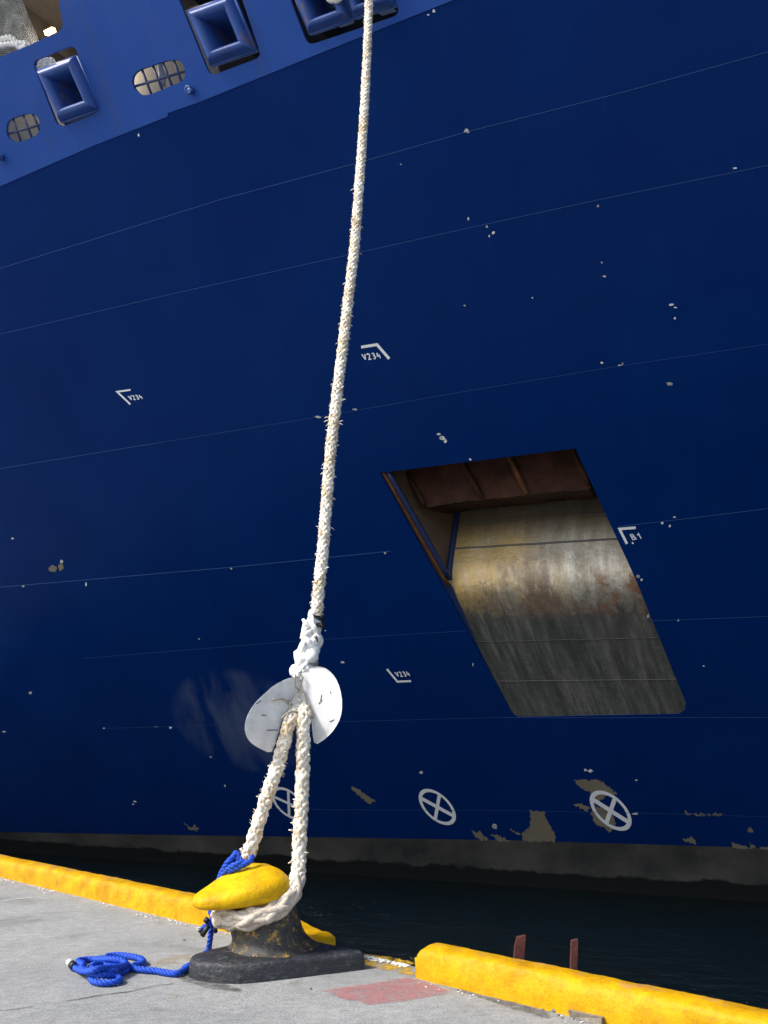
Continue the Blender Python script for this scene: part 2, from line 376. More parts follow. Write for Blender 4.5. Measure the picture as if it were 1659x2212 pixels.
# ------------------------------------------------------------------ quay, water
QD = Vector((.755, -.656, 0)).normalized(); QN = Vector((-QD.y, QD.x, 0))   # along the quay, out over the water
N0 = 4.56                                                                    # front foot of the kerb
EDGE = N0 + .27
def Q(s, n, z=0.): return QD * s + QN * n + Vector((0, 0, z))
def sheet(name, pts, z, mat, kind='structure'):
    v, f = tri2d([(p[0], p[1]) for p in pts]); return tag(obj(name, ([Vector((q[0], q[1], z)) for q in v], f), mat, smooth=False), kind=kind)
edge = []
s = -60.
while s < 60:
    fine_ = -5.2 < s < -3.2
    gap = -4.6 < s < -3.62
    e = EDGE + (-.05 + .035 * noise.noise(Vector((s * 9, 3, 0))) if gap else 0) + .008 * noise.noise(Vector((s * 20, 0, 0)))
    edge.append((s, e)); s += .02 if fine_ else 1.
top = [Q(a, b) for a, b in edge]; V = []; Fs = []
for a, b in edge: V += [Q(a, b, -9), Q(a, b, 0), Q(a, EDGE - 1.2, 0), Q(a, -300, 0)]
for i in range(len(edge) - 1):
    for j in range(3): Fs.append((i * 4 + j, i * 4 + 4 + j, i * 4 + 5 + j, i * 4 + 1 + j))
b = len(V)
V += [Q(-400, EDGE, 0), Q(-400, -300, 0), Q(-400, EDGE, -9), Q(400, EDGE, 0), Q(400, -300, 0), Q(400, EDGE, -9)]
e0 = 0; e1 = (len(edge) - 1) * 4
Fs += [(b, b + 1, e0 + 3, e0 + 2, e0 + 1), (b, e0 + 1, e0, b + 2), (b + 3, e1 + 1, e1 + 2, e1 + 3, b + 4), (b + 3, b + 5, e1, e1 + 1)]
tag(obj('quay', (V, Fs), CONC, smooth=False), kind='structure')
tag(obj('water', ([Q(-900, 1, -1.3), Q(900, 1, -1.3), Q(900, 1200, -1.3), Q(-900, 1200, -1.3)], [(0, 1, 2, 3)]), WATER, smooth=False), kind='structure')
# painted and stained areas lying on the concrete
gp = lambda Zf, pts: [tuple(atz(*Zf(*p), 0))[:2] for p in pts]
def patch(name, Zf, pts, z, mat, amp=1.5, seed=1, fade=.05):
    q = gp(Zf, pts); pl = [(p[0] / 100, p[1] / 100) for p in ragged([(a * 100, b * 100) for a, b in q], 2., amp, seed)]
    xs = [p[0] for p in pl]; ys = [p[1] for p in pl]; ex = []; x = min(xs)
    while x < max(xs):
        y = min(ys)
        while y < max(ys):
            if inpoly((x, y), pl): ex.append((x, y))
            y += .03
        x += .03
    v, f = tri2d(pl, extra=ex); sg = [(Vector(a), Vector(b)) for a, b in zip(pl, pl[1:] + pl[:1])]
    def dist(p):
        d = 9
        for a, b in sg:
            t = max(0, min(1, (p - a).dot(b - a) / max((b - a).length_squared, 1e-9))); d = min(d, (p - a - (b - a) * t).length)
        return d
    uv = [(min(1, dist(Vector(p)) / fade), 0) for p in v]
    return tag(obj(name, ([Vector((p[0], p[1], z)) for p in v], f), mat, smooth=False, uv=uv), kind='structure')
patch('red_painted_marking', Z7, [(55, 778), (680, 685), (800, 712), (1010, 790), (720, 848), (410, 885), (240, 838)], .003, REDP, .8, 2, .07)
patch('yellow_painted_strip', Z7, [(330, 520), (560, 548), (730, 585), (730, 690), (690, 680), (520, 640), (392, 632)], .003, YELP, 1.5, 3)
patch('ochre_stain', Z6, [(1060, 1085), (1160, 1040), (1300, 1010), (1400, 1000), (1400, 1060), (1280, 1085), (1100, 1100)], .003, TANS, 2, 4)
patch('pale_ochre_stain', Z6, [(1150, 1310), (1230, 1290), (1320, 1300), (1280, 1335), (1190, 1340)], .003, TANS, 2, 5)
patch('damp_ground_stain', Z6, [(1200, 1160), (1300, 1110), (1380, 1080), (1480, 1180), (1700, 1240), (1820, 1300), (1500, 1265), (1330, 1215)], .003, DIRT, 1.5, 6)
patch('dirty_kerb_strip', Z7, [(700, 690), (860, 730), (1080, 775), (1400, 850), (1660, 920), (1660, 985), (1400, 915), (1100, 810), (850, 745)], .003, DIRT, 1.8, 7)
def strip(pts, wd, z, seed=0, jit=.4):
    P = []
    for a, b in zip(pts, pts[1:]):
        a, b = Vector(a), Vector(b); n = max(1, int((b - a).length / .03))
        P += [a.lerp(b, i / n) for i in range(n)]
    P.append(Vector(pts[-1])); V = []; Fs = []
    for i, p in enumerate(P):
        t = (P[min(i + 1, len(P) - 1)] - P[max(0, i - 1)]).normalized(); nr = Vector((-t.y, t.x, 0))
        o_ = .012 * noise.noise(Vector((i * .21, seed, 0))); ww = wd * (1 + jit * noise.noise(Vector((i * .33, seed, 4))) * 2)
        c = Vector((p.x, p.y, z)) + nr * o_; V += [c + nr * ww / 2, c - nr * ww / 2]
        if i: Fs.append((2 * i - 2, 2 * i - 1, 2 * i + 1, 2 * i))
    return V, Fs
g = lambda Zf, x, y: atz(*Zf(x, y), 0)
tag(obj('pavement_joint', join(strip([g(Z6, -200, 1450), g(Z6, 0, 1420), g(Z6, 240, 1390)], .007, .004, 1), strip([g(Z6, 480, 1350), g(Z6, 700, 1312), g(Z6, 945, 1278)], .010, .004, 2), strip([g(Z6, 945, 1278), g(Z6, 1100, 1245), g(Z6, 1250, 1222)], .006, .004, 3)), CRACK, smooth=False), kind='structure')
tag(obj('thin_white_line', strip([g(Z6, -150, 650), g(Z6, 0, 632), g(Z6, 110, 615), g(Z6, 225, 603)], .022, .004, 5, .3), FLECK, smooth=False), kind='structure')
# crumbs of white paint along the kerb foot and broken edge
V, Fs = [], []
def fleck(p, r):
    b = len(V); n = 6; a0 = random.random() * 6
    for i in range(n):
        rr = r * random.uniform(.5, 1.2); V.append(p + Vector((math.cos(a0 + i * 6.283 / n) * rr, math.sin(a0 + i * 6.283 / n) * rr * .8, 0)))
    V.append(p + Vector((0, 0, r * .5)))
    for i in range(n): Fs.append((b + i, b + (i + 1) % n, b + n))
for i in range(230):
    s = random.uniform(-11, -4.9); 
    if noise.noise(Vector((s * 1.3, 0, 2))) < .0: continue
    fleck(Q(s, N0 - .03 - abs(random.gauss(0, .045)), .005), random.uniform(.006, .02))
for i in range(160):
    s = random.uniform(-4.5, -3.9); fleck(Q(s, EDGE - .07 - abs(random.gauss(0, .03)), .006), random.uniform(.006, .022))
for i in range(40):
    fleck(Q(random.uniform(-3.6, -1.5), N0 - .03 - abs(random.gauss(0, .05)), .005), random.uniform(.004, .012))
tag(obj('white_paint_crumbs', (V, Fs), FLECK, smooth=False), 'white crumbs of old paint scattered along the foot of the kerb', 'paint crumbs', kind='stuff')

# ------------------------------------------------------------------ kerbs
PROF = [(0, -.02), (.003, .05), (.006, .115), (.012, .150), (.022, .170), (.038, .184), (.065, .193), (.11, .197), (.16, .197), (.19, .192), (.208, .175), (.214, .12), (.216, -.02)]
def kerb(name, s0, s1, label, end0=False, end1=False, low=None):
    V, Fs = [], []; S = []; s = s0
    while s < s1 - 1e-4:
        S.append(s); d = max(abs(s + 4), .1); s += .016 if min(s - s0, s1 - s) < .12 else (.028 if d < 5 else .25)
    S.append(s1); m = len(PROF); rs = []
    for i, s in enumerate(S):
        e = 1.
        if end0: e = min(e, (s - s0) / .10)
        if end1: e = min(e, (s1 - s) / .10)
        e = max(0, min(1, e)); sq = math.sqrt(max(0, 1 - (1 - e) ** 2))
        for j, (n, z) in enumerate(PROF):
            zz = z if z < 0 else z * (.55 + .45 * sq if z > .12 else 1) ; nn = .108 + (n - .108) * (.80 + .2 * sq)
            if low: zz *= low(s)
            q = Vector((s * 5, n * 9 + z * 9, 1.3)); d = (.024 if low and s > -5.2 else .012) * noise.fractal(q, 1, 2, 4) + .008 * noise.noise(Vector((s * 23, n * 30, z * 30)))
            V.append(Q(s, N0 + nn - d, zz + (d * .7 if z > 0 else 0)))
    for i in range(len(S) - 1):
        for j in range(m - 1): Fs.append((i * m + j, (i + 1) * m + j, (i + 1) * m + j + 1, i * m + j + 1))
    Fs += [tuple(range(m)), tuple((len(S) - 1) * m + j for j in range(m))[::-1]]
    return tag(obj(name, (V, Fs), YEL, loc=Q(max(s0, -6), N0)), label, 'kerb', 'yellow kerbs along the quay edge')
kerb('concrete_kerb', -40, -4.62, 'worn yellow concrete kerb running back behind the bollard, ending in a broken stump', end1=True,
     low=lambda s: 1 if s < -5.2 else 1 - .42 * min(1, (s + 5.2) / .4) - .1 * noise.noise(Vector((s * 14, 0, 0))))
kerb('concrete_kerb', -3.70, 12, 'bright yellow concrete kerb with rounded end beside the red painted patch', end0=True)

# ------------------------------------------------------------------ ship: plating planes
H = Vector((.931, -.366, 0)).normalized(); D = Vector((.404, .546, -.734)).normalized()   # along the hull (to the bow), down the flare
NO = -(H.cross(D)).normalized() if (H.cross(D)).y > 0 else H.cross(D).normalized()          # outward
O = atz(830, 1890, -1.3)
def hp(x, y, off=0.): return onplane(x, y, O, NO) + NO * off
DT = (D - H * D.dot(H)).normalized()
def huv(p): d = p - O; return (d.dot(H), d.dot(DT))
def h3(u, v, off=0.): return O + H * u + DT * v + NO * off
SCU = huv(hp(520, 1560))
HULL = shippaint('dark_blue_hull_paint', (.0003, .0185, .120), (.0006, .0245, .145), True)
BULW = shippaint('lighter_blue_bulwark_paint', (.013, .062, .29), (.020, .078, .345))
K1, K2 = hp(0, 403), hp(982, 0); KD = (K2 - K1).normalized()
B_DN = Vector((.595 * .602, .804 * .602, -.799)); BN = KD.cross(B_DN).normalized(); BN = BN if BN.y < 0 else -BN
B_UP = -(B_DN - KD * B_DN.dot(KD)).normalized()
def bp(x, y, off=0.): return onplane(x, y, K1, BN) + BN * off
def buv(p): d = p - K1; return (d.dot(KD), d.dot(B_UP))
def b3(u, v, off=0.): return K1 + KD * u + B_UP * v + BN * off
ship = empty('ship', O, 'dark blue ship bow with white marks and anchor pocket looming over the quay', 'ship')

# pocket opening
POCK = [Z3(55, 180), Z3(1015, 60), Z3(1310, 700), Z3(1558, 1310), Z3(1552, 1345), Z3(1525, 1365), Z3(735, 1380), Z3(712, 1368), Z3(695, 1345), Z3(380, 765)]
pock_uv = [huv(hp(*p)) for p in POCK]
BOOTL = [(-900, 1775), (0, 1797), (330, 1803), (660, 1808), (1100, 1815), (1400, 1824), (1659, 1832), (2300, 1862)]
boot_uv = [huv(hp(*p)) for p in BOOTL]; boot_uv[0] = (boot_uv[0][0], boot_uv[1][1] - .1)
kn = [huv(b3(u, .09)) for u in (-8, 0, 4, 8, 13, 20)]
outer = kn + boot_uv[::-1]
v, f = tri2d(outer, [pock_uv])
hv = [h3(*q) for q in v]; hu = [tuple(q) for q in v]
# rim of the pocket opening: plate thickness
n0 = len(hv); hv += [h3(*q) for q in pock_uv] + [h3(*q, -.05) for q in pock_uv]; hu += [tuple(q) for q in pock_uv] * 2
m = len(pock_uv); f = list(f) + [(n0 + i, n0 + (i + 1) % m, n0 + m + (i + 1) % m, n0 + m + i) for i in range(m)]
HG = [(hv, f)]; HMI = [0] * len(f)
def onhull(i, *gs):
    for g_ in gs: HG.append(g_); HMI.extend([i] * len(g_[1]))
# boot topping below the paint line, curving steeper to below the water
V, Fs, UVs = [], [], []; rows = 9
bl = []
for a, b in zip(boot_uv, boot_uv[1:]):
    n = 6
    bl += [Vector(a).lerp(Vector(b), i / n) for i in range(n)]
bl.append(Vector(boot_uv[-1])); IN = Vector((-NO.x, -NO.y, 0)).normalized()
for i, q in enumerate(bl):
    p = h3(q[0], q[1]); 
    for r in range(rows):
        t = r / (rows - 1) * 2.6; fl = math.radians(42 - 30 * min(1, t / 1.6))
        if r: p = p + (IN * math.sin(fl) + Vector((0, 0, -math.cos(fl)))) * (2.6 / (rows - 1))
        V.append(p.copy()); UVs.append((q[0], t))
for i in range(len(bl) - 1):
    for r in range(rows - 1): Fs.append((i * rows + r, (i + 1) * rows + r, (i + 1) * rows + r + 1, i * rows + r + 1))
obj('boot_topping', (V, Fs), BOOT, ship, uv=UVs)

# marks: outlines taken on the plating, a few millimetres of paint thickness
def ribbon(pts, wd, off=.006, P3=None, taper=False):
    P3 = P3 or hp; pts = [Vector(p) for p in pts]; V, Fs = [], []; n = len(pts)
    for i, p in enumerate(pts):
        t1 = (pts[i] - pts[i - 1]).normalized() if i else (pts[1] - pts[0]).normalized()
        t2 = (pts[i + 1] - pts[i]).normalized() if i < n - 1 else t1
        t = (t1 + t2); t = t.normalized() if t.length > 1e-3 else t1
        nr = Vector((-t.y, t.x)); cs = max(.45, nr.dot(Vector((-t1.y, t1.x)))); nr = nr * (wd / 2 / cs)
        V += [P3(*(p + nr), off), P3(*(p - nr), off)]
        if i: Fs.append((2 * i - 2, 2 * i - 1, 2 * i + 1, 2 * i))
    return V, Fs
def densify(pts, step=6):
    out = []
    for a, b in zip(pts, pts[1:]):
        a, b = Vector(a), Vector(b); n = max(1, int((b - a).length / step)); out += [a.lerp(b, i / n) for i in range(n)]
    return out + [Vector(pts[-1])]
def blob(poly, off=.005, P3=None, amp=1.2, seed=0, step=2.5):
    P3 = P3 or hp; v, f = tri2d(ragged(poly, step, amp, seed)); return [P3(q[0], q[1], off) for q in v], f
GL = {'V': [[(0, 0), (.5, 1)], [(.5, 1), (.9, 0)]], '2': [[(0, .2), (.25, 0), (.65, .08), (.7, .35), (.1, 1), (.85, 1)]],
      '3': [[(.05, .08), (.5, 0), (.75, .22), (.4, .45), (.8, .7), (.5, 1), (.05, .92)]], '4': [[(.25, 0), (.05, .6), (.85, .6)], [(.6, .3), (.65, 1)]],
      'B': [[(0, 0), (0, 1)], [(0, 0), (.55, .04), (.62, .36), (.1, .48), (.75, .58), (.75, .92), (0, 1)]], '1': [[(.05, .3), (.5, 0), (.5, 1)]]}
LATER = []
def mark(Zf, bracket, bw, text, org, adv, yv, sw, extra=()):
    G = [ribbon([Zf(*p) for p in bracket], bw)]
    for i, ch in enumerate(text):
        for st in GL[ch]:
            pts = [Zf(org[0] + adv[0] * (i + a * .72) + yv[0] * b, org[1] + adv[1] * (i + a * .72) + yv[1] * b) for a, b in st]; G.append(ribbon(pts, sw))
    G += list(extra); LATER.append(('hull_number', join(*G)))
mark(lambda x, y: (730 + .12 * x, 696.8 + .12 * y), [(420, 440), (705, 395), (925, 650)], 6, 'V234', (430, 570), (86, -9), (38, 100), 2.4)
mark(lambda x, y: (219 + .08 * x, 809.6 + .08 * y), [(790, 405), (430, 455), (785, 795)], 3.8, 'V234', (720, 570), (95, -10), (65, 110), 1.9)
mark(lambda x, y: (796.3 + .08 * x, 1406.8 + .08 * y), [(495, 475), (780, 815), (1150, 800)], 4.2, 'V234', (705, 560), (100, -5), (65, 120), 2.0)
Zb = lambda x, y: (1300.7 + .08 * x, 1101.6 + .08 * y)
mark(Zb, [(905, 475), (470, 510), (670, 910)], 5.6, 'B1', (755, 660), (165, -20), (75, 140), 2.4, [ribbon([Zb(805, 870), Zb(845, 905)], 3)])
def thruster(cx, cy, A, B, wd, spokes):
    """ring with a cross; A and B are the half axes as seen on the slanting plate"""
    A, B = Vector(A), Vector(B); c = Vector((cx, cy)); n = 40; V, Fs = [], []
    for i in range(n):
        t = 2 * math.pi * i / n; 
        for s_ in (1, 1 - wd): V.append(hp(*(c + A * (math.cos(t) * s_) + B * (math.sin(t) * s_)), .007))
    for i in range(n): j = (i + 1) % n; Fs.append((2 * i, 2 * j, 2 * j + 1, 2 * i + 1))
    G = [(V, Fs)]
    for a, sw in spokes:
        d = A * math.cos(a) + B * math.sin(a); G.append(ribbon([c - d * .93, c - d * .02, c + d * .02, c + d * .93], sw, .008 + .001 * len(G)))
    LATER.append(('thruster_mark', join(*G)))
thruster(*ZC(1144, 189), (36, 41), (27.5, -15), .19, [(math.radians(29), 8.5), (math.radians(-66), 9.5)])
thruster(*ZC(577, 177), (32, 37), (24.5, -13), .18, [(math.radians(36.6), 7), (math.radians(-60), 7.5)])
thruster(624, 1735, (30, 33), (22, -13), .17, [(math.radians(40), 5), (math.radians(-52), 5.5)])

# peeled paint
PE = [ZC, [(293, 110), (320, 120), (345, 138), (375, 158), (355, 168), (330, 150), (310, 130)]], \
     [ZC, [(878, 187), (900, 192), (928, 190), (930, 205), (945, 240), (965, 270), (962, 291), (862, 290), (850, 266), (880, 240), (882, 215)]], \
     [ZC, [(1025, 92), (1050, 85), (1080, 90), (1095, 85), (1125, 100), (1165, 135), (1130, 142), (1100, 160), (1085, 190), (1095, 145), (1070, 125), (1040, 110)]], \
     [ZC, [(1078, 195), (1100, 175), (1150, 195), (1160, 235), (1140, 262), (1125, 245), (1105, 240), (1090, 225)]], \
     [ZC, [(1020, 168), (1045, 165), (1080, 182), (1070, 192), (1040, 180)]], [ZC, [(685, 250), (705, 262), (715, 258), (745, 285), (720, 288), (700, 275)]], \
     [ZC, [(750, 265), (775, 270), (820, 289), (780, 289)]], [ZC, [(815, 250), (850, 268), (840, 272)]], [ZC, [(1380, 285), (1410, 275), (1428, 298), (1405, 295)]], \
     [ZC, [(1540, 290), (1560, 300), (1598, 312), (1590, 316), (1545, 312)]], [ZC, [(1600, 295), (1622, 310), (1600, 315)]], \
     [ZC, [(1630, 305), (1665, 312), (1660, 318), (1635, 317)]], [ZC, [(1388, 188), (1396, 199), (1510, 199), (1508, 205), (1392, 205)]], [ZC, [(1590, 250), (1600, 245), (1612, 258), (1600, 262)]], \
     [Z6, [(1325, 65), (1345, 75), (1370, 95), (1400, 85), (1430, 100), (1415, 118), (1380, 112), (1350, 100)]]
onhull(1, *[blob([Zf(*p) for p in pl], .004, amp=3.2, seed=i * 3.3, step=1.6) for i, (Zf, pl) in enumerate(PE)],
    blob([(104, 1228), (114, 1220), (124, 1226), (120, 1236), (108, 1234)], .004, seed=50), blob([(126, 1222), (134, 1214), (138, 1226), (130, 1234)], .004, seed=51))
# small chips down to bright primer
CH = [(1008, 283, 9, 6), (1588, 363, 5, 3), (1292, 445, 3, 3), (1012, 472, 2, 4), (1052, 490, 3, 3), (1066, 503, 4, 4), (1057, 510, 2, 3), (1300, 567, 3, 2), (1306, 597, 5, 2), (1450, 658, 8, 3), (1459, 664, 5, 2), (1458, 687, 3, 3),
      (1150, 643, 2, 2), (1004, 660, 3, 2), (1300, 783, 5, 3), (1340, 789, 7, 2), (1345, 785, 2, 4), (1447, 829, 12, 4), (948, 938, 6, 3), (955, 946, 8, 6), (962, 953, 4, 5), (1016, 992, 3, 4), (832, 1194, 3, 4),
      (1457, 1117, 5, 2), (1431, 1130, 4, 3), (1447, 1136, 4, 4), (1378, 1245, 4, 7), (1386, 1252, 3, 4), (687, 901, 8, 3), (767, 884, 6, 3), (740, 1430, 6, 4), (1022, 1435, 2, 5), (910, 1668, 5, 4), (1265, 1663, 5, 4), (1276, 1665, 6, 4),
      (1375, 1685, 4, 2), (1068, 1785, 10, 6), (1372, 1757, 8, 4), (66, 1497, 4, 4), (10, 1580, 5, 2), (225, 1573, 3, 2), (368, 1571, 5, 3), (338, 1570, 5, 1.5), (455, 1635, 3, 3), (486, 1697, 3, 3), (292, 1731, 4, 3), (288, 1737, 3, 2),
      (133, 1213, 5, 5), (28, 1163, 5, 3), (50, 1266, 4, 3), (186, 1262, 3, 5), (500, 1227, 3, 4), (1465, 1339, 3, 3), (1520, 1438, 3, 2), (300, 292, 2, 4), (937, 24, 5, 5), (925, 32, 3, 2.5), (703, 1362, 2, 2), (1400, 1330, 3, 5), (866, 355, 2, 2), (430, 1380, 2, 1.5)]
GS = []
for i, (x, y, a, b) in enumerate(CH):
    ang = random.uniform(0, 6); n = 7
    pl = [(x + a * math.cos(t * 6.283 / n + ang) * random.uniform(.45, 1.1), y + b * math.sin(t * 6.283 / n + ang) * random.uniform(.45, 1.1)) for t in range(n)]
    cpl = sorted(pl, key=lambda p: math.atan2(p[1] - y, p[0] - x)); v, f = tri2d(cpl); GS.append(([hp(q[0], q[1], .0055) for q in v], f))
onhull(2, *GS)
# weld seams of the plating
SE = [[(-300, 672), (0, 580), (480, 430), (790, 347), (1008, 285), (1350, 198), (1659, 112), (1900, 46)], [(-200, 768), (0, 722), (380, 633), (800, 540), (1000, 495), (1290, 432), (1659, 357), (1900, 310)],
      [(-200, 1048), (0, 1012), (350, 955)], [(350, 955), (690, 900), (1000, 846), (1340, 790), (1659, 743), (1900, 708)], [(-200, 1290), (0, 1268), (500, 1225), (845, 1190)], [(1335, 1137), (1500, 1118), (1659, 1098), (1900, 1070)],
      [(180, 1422), (630, 1385), (1010, 1362)], [(1400, 1341), (1659, 1331), (1900, 1324)], [(230, 1573), (600, 1562), (1090, 1549)], [(1080, 1549), (1300, 1550), (1510, 1549), (1659, 1549)], [(600, 1748), (1100, 1750), (1480, 1758), (1659, 1764), (1900, 1772)]]
WS = [1.7, 1.4, 1.5, .9, 2.1, 1.7, .9, 1.4, .9, 1.5, .8]
onhull(3, *[ribbon(densify(s_, 12), w_, .008) for s_, w_ in zip(SE, WS)])
hg = join(*HG)
hull = obj('hull', hg, [HULL, PRIM, CHIP, SEAM], ship, smooth=False, uv=[huv(p) for p in hg[0]], midx=HMI)
for nm, g_ in LATER: obj(nm, g_, WHT, hull, smooth=False)

# anchor pocket lining
ku = lambda x, y: Vector(huv(hp(*Z3(x, y))))
# left and right kink points, lower corners of the lining in plating coordinates
Lk, Rk = ku(380, 740) + Vector((-.03, 0)), ku(1312, 705) + Vector((.35, 0)); Lb, Rb = ku(693, 1380) + Vector((-.12, .05)), ku(1562, 1380) + Vector((.25, .05))
INW = Vector((.595, .804, 0))
UPV = (Vector((0, 0, 1)) + INW * .30).normalized()
V, Fs, UVs = [], [], []; cols = 28
prof = []
Lkp, Rkp, Lbp, Rbp = h3(*Lk, -.10), h3(*Rk, -.10), h3(*Lb, -.012), h3(*Rb, -.012)
lowlen = (Lkp - Lbp).length
for i in range(cols + 1):
    a = i / cols; kp = Lkp.lerp(Rkp, a); bp_ = Lbp.lerp(Rbp, a); dn = (kp - bp_).normalized(); lst = []
    for r in range(12): lst.append(bp_.lerp(kp - dn * .35, r / 12))
    for r in range(13):
        t = r / 12; lst.append((kp - dn * .35) * (1 - t) ** 2 + kp * 2 * t * (1 - t) + (kp + UPV * .45) * t * t)
    for r in range(1, 12): lst.append(kp + UPV * (.45 + r / 11 * 3.0))
    s_ = 0; pr = None
    for p in lst:
        if pr is not None: s_ += (p - pr).length
        pr = p; V.append(p); UVs.append((a * 3.2, s_))
m = len(lst)
for i in range(cols):
    for r in range(m - 1): Fs.append((i * m + r, (i + 1) * m + r, (i + 1) * m + r + 1, i * m + r + 1))
LTOP, RTOP = V[m - 1], V[-1]
Lt, Rt = h3(*ku(55, 180), -.052), h3(*ku(1015, 60), -.052)
def wall(a, b, c, d): return [a, b, c, d], [(0, 1, 2, 3)]
# horizontal weld beads across the lining and its blue left flange
def lin(a, s_):
    i = min(int(a * cols), cols - 1); best = min(range(m), key=lambda r: abs(UVs[i * m + r][1] - s_)); t = a * cols - i
    return V[i * m + best].lerp(V[(i + 1) * m + best], t) + NO * .012
BG = [(V, Fs)]
for s_, rr in ((.95, .007), (1.75, .007), (3.55, .018), (3.62, .012), (4.2, .01)):
    BG.append(tube([lin(i / 24, s_) + Vector((0, 0, .01 * noise.noise(Vector((i * .4, s_, 0))))) for i in range(25)], rr, 5)); UVs += [(.5, s_ if s_ < 2 else 1.)] * len(BG[-1][0])
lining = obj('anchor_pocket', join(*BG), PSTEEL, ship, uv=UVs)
fl = [V[r] + NO * .03 + H * .03 for r in range(19, m)]
obj('side_wall', wall(h3(*ku(30, 135), -.046), h3(*ku(355, 765), -.046), Lkp - H * .02, LTOP), WALLR, lining, smooth=False)
obj('side_wall', wall(Rt + H * .3, h3(*ku(1312, 700), -.052) + H * .3, Rkp, RTOP), WALLR, lining, smooth=False)
obj('roof_plate', wall(Lt - H * .1, Rt + H * .4, RTOP + H * .2, LTOP - H * .1), RUST, lining, smooth=False)
obj('side_wall', wall(h3(*ku(335, 690), -.046), h3(*ku(640, 1340), -.046), Lbp + H * .12, Lkp + H * .10), BAR, lining, smooth=False)
obj('edge_flange', join(tube([p for p in fl], .055, 6)), BAR, lining)
e1 = [h3(*ku(60 + (383 - 60) * t, 185 + (745 - 185) * t), .0) + H * .09 - NO * .10 for t in [i / 12 * .93 for i in range(13)]]
obj('edge_flange', tube(e1, .05, 6), BAR, lining)
e2 = [h3(*ku(60 + (383 - 60) * t, 185 + (745 - 185) * t), .0) + H * .02 - NO * .07 for t in [i / 12 for i in range(13)]]
obj('rusty_lip', tube(e2, .035, 6), RUSTL, lining)

# stowed anchor: the crown seen from below
an = empty('anchor', h3(*ku(640, 200), -.5), 'dark rusty anchor crown drawn up under the roof of the hull pocket', 'anchor')
AO = h3(*ku(640, 300), -.45); AN = Vector((NO.x, NO.y, -.12)).normalized()
ap = lambda x, y, off=0.: onplane(*Z3(x, y - 22), AO, AN) + AN * off
crown2 = roundcorners([(160, 150), (1010, 35), (1090, 245), (1090, 285), (940, 292), (780, 312), (560, 333), (400, 352), (290, 372), (262, 345), (215, 260), (180, 255)], 22, 3)
v, f = tri2d(ragged(crown2, 12, 4, 3), extra=[(300 + 60 * i, 150 + 30 * j) for i in range(12) for j in range(5)])
fr_ = [ap(q[0], q[1], .05 * noise.noise(Vector((q[0] * .01, q[1] * .01, 0)))) for q in v]
bk = [p - AN * 1.1 for p in fr_]; n = len(v)  # unseen depth carried far inward to block light above the crown
ec = {}
for t in f:
    for i in range(len(t)):
        e = (t[i], t[(i + 1) % len(t)]); ec[tuple(sorted(e))] = ec.get(tuple(sorted(e)), 0) + 1
rim = [e for e, c_ in ec.items() if c_ == 1]
obj('crown', (fr_ + bk, list(f) + [tuple(i + n for i in t[::-1]) for t in f] + [(a, b, b + n, a + n) for a, b in rim]), RUST, an, smooth=False)
for a, b in (((440, 110), (560, 332)), ((670, 80), (782, 312)), ((985, 50), (1088, 270)), ((185, 200), (280, 365))):
    obj('rib', tube([ap(a[0] + (b[0] - a[0]) * t, a[1] + (b[1] - a[1]) * t, .03) for t in (0, .25, .5, .75, .97)], [.03, .04, .05, .055, .04], 7), RUSTL if a[0] == 670 else RUST, an)
obj('shank', tube([ap(600, 190, -.2), ap(600, 190, -.2) + Vector((.4, .9, 1.2))], .16, 8), RUST, an)

# ------------------------------------------------------------------ bulwark with its openings
port1 = smoothloop([Z1(*p) for p in [(38, 775), (48, 725), (95, 703), (150, 685), (198, 680), (235, 705), (246, 760), (235, 808), (165, 838), (112, 855), (70, 845), (45, 815)]], 2)
port2 = smoothloop([Z1(*p) for p in [(793, 490), (805, 445), (840, 418), (910, 395), (980, 370), (1060, 356), (1098, 378), (1116, 430), (1108, 485), (1030, 515), (960, 545), (885, 575), (840, 568), (808, 530)]], 2)
op1 = roundcorners([Z1(*p) for p in [(193, 368), (448, 268), (608, 672), (352, 768)]], 16)
op2 = roundcorners([Z1(*p) for p in [(1058, -45), (1400, -165), (1572, 342), (1262, 458)]], 16)
op3 = roundcorners([Z2(*p) for p in [(15, -190), (585, -395), (745, 88), (190, 275)]], 18)
big = roundcorners([Z1(*p) for p in [(-500, -150), (330, -420), (350, -20), (388, 175), (180, 272), (0, 345), (-500, 540)]], 18)
HOLES = [port1, port2, op1, op2, op3, big]
uvh = [[buv(bp(*p)) for p in h_] for h_ in HOLES]
step_ = [(-8, 0), (-3, .02), (0, 0), (1.9, .05), (3.35, .02), (3.37, .09), (3.9, .05), (6, .03), (8, 0), (13, 0), (20, 0), (20, 7), (-8, 7)]
v, f = tri2d([(a, b * .6 if b < 1 else b) for a, b in step_], uvh)
V = [b3(*q, .012) for q in v]; UVs = [tuple(q) for q in v]; f = list(f)
for h_ in uvh:
    b = len(V); m = len(h_); V += [b3(*q, .012) for q in h_] + [b3(*q, -.04) for q in h_]; UVs += [tuple(q) for q in h_] * 2
    f += [(b + i, b + (i + 1) % m, b + m + (i + 1) % m, b + m + i) for i in range(m)]
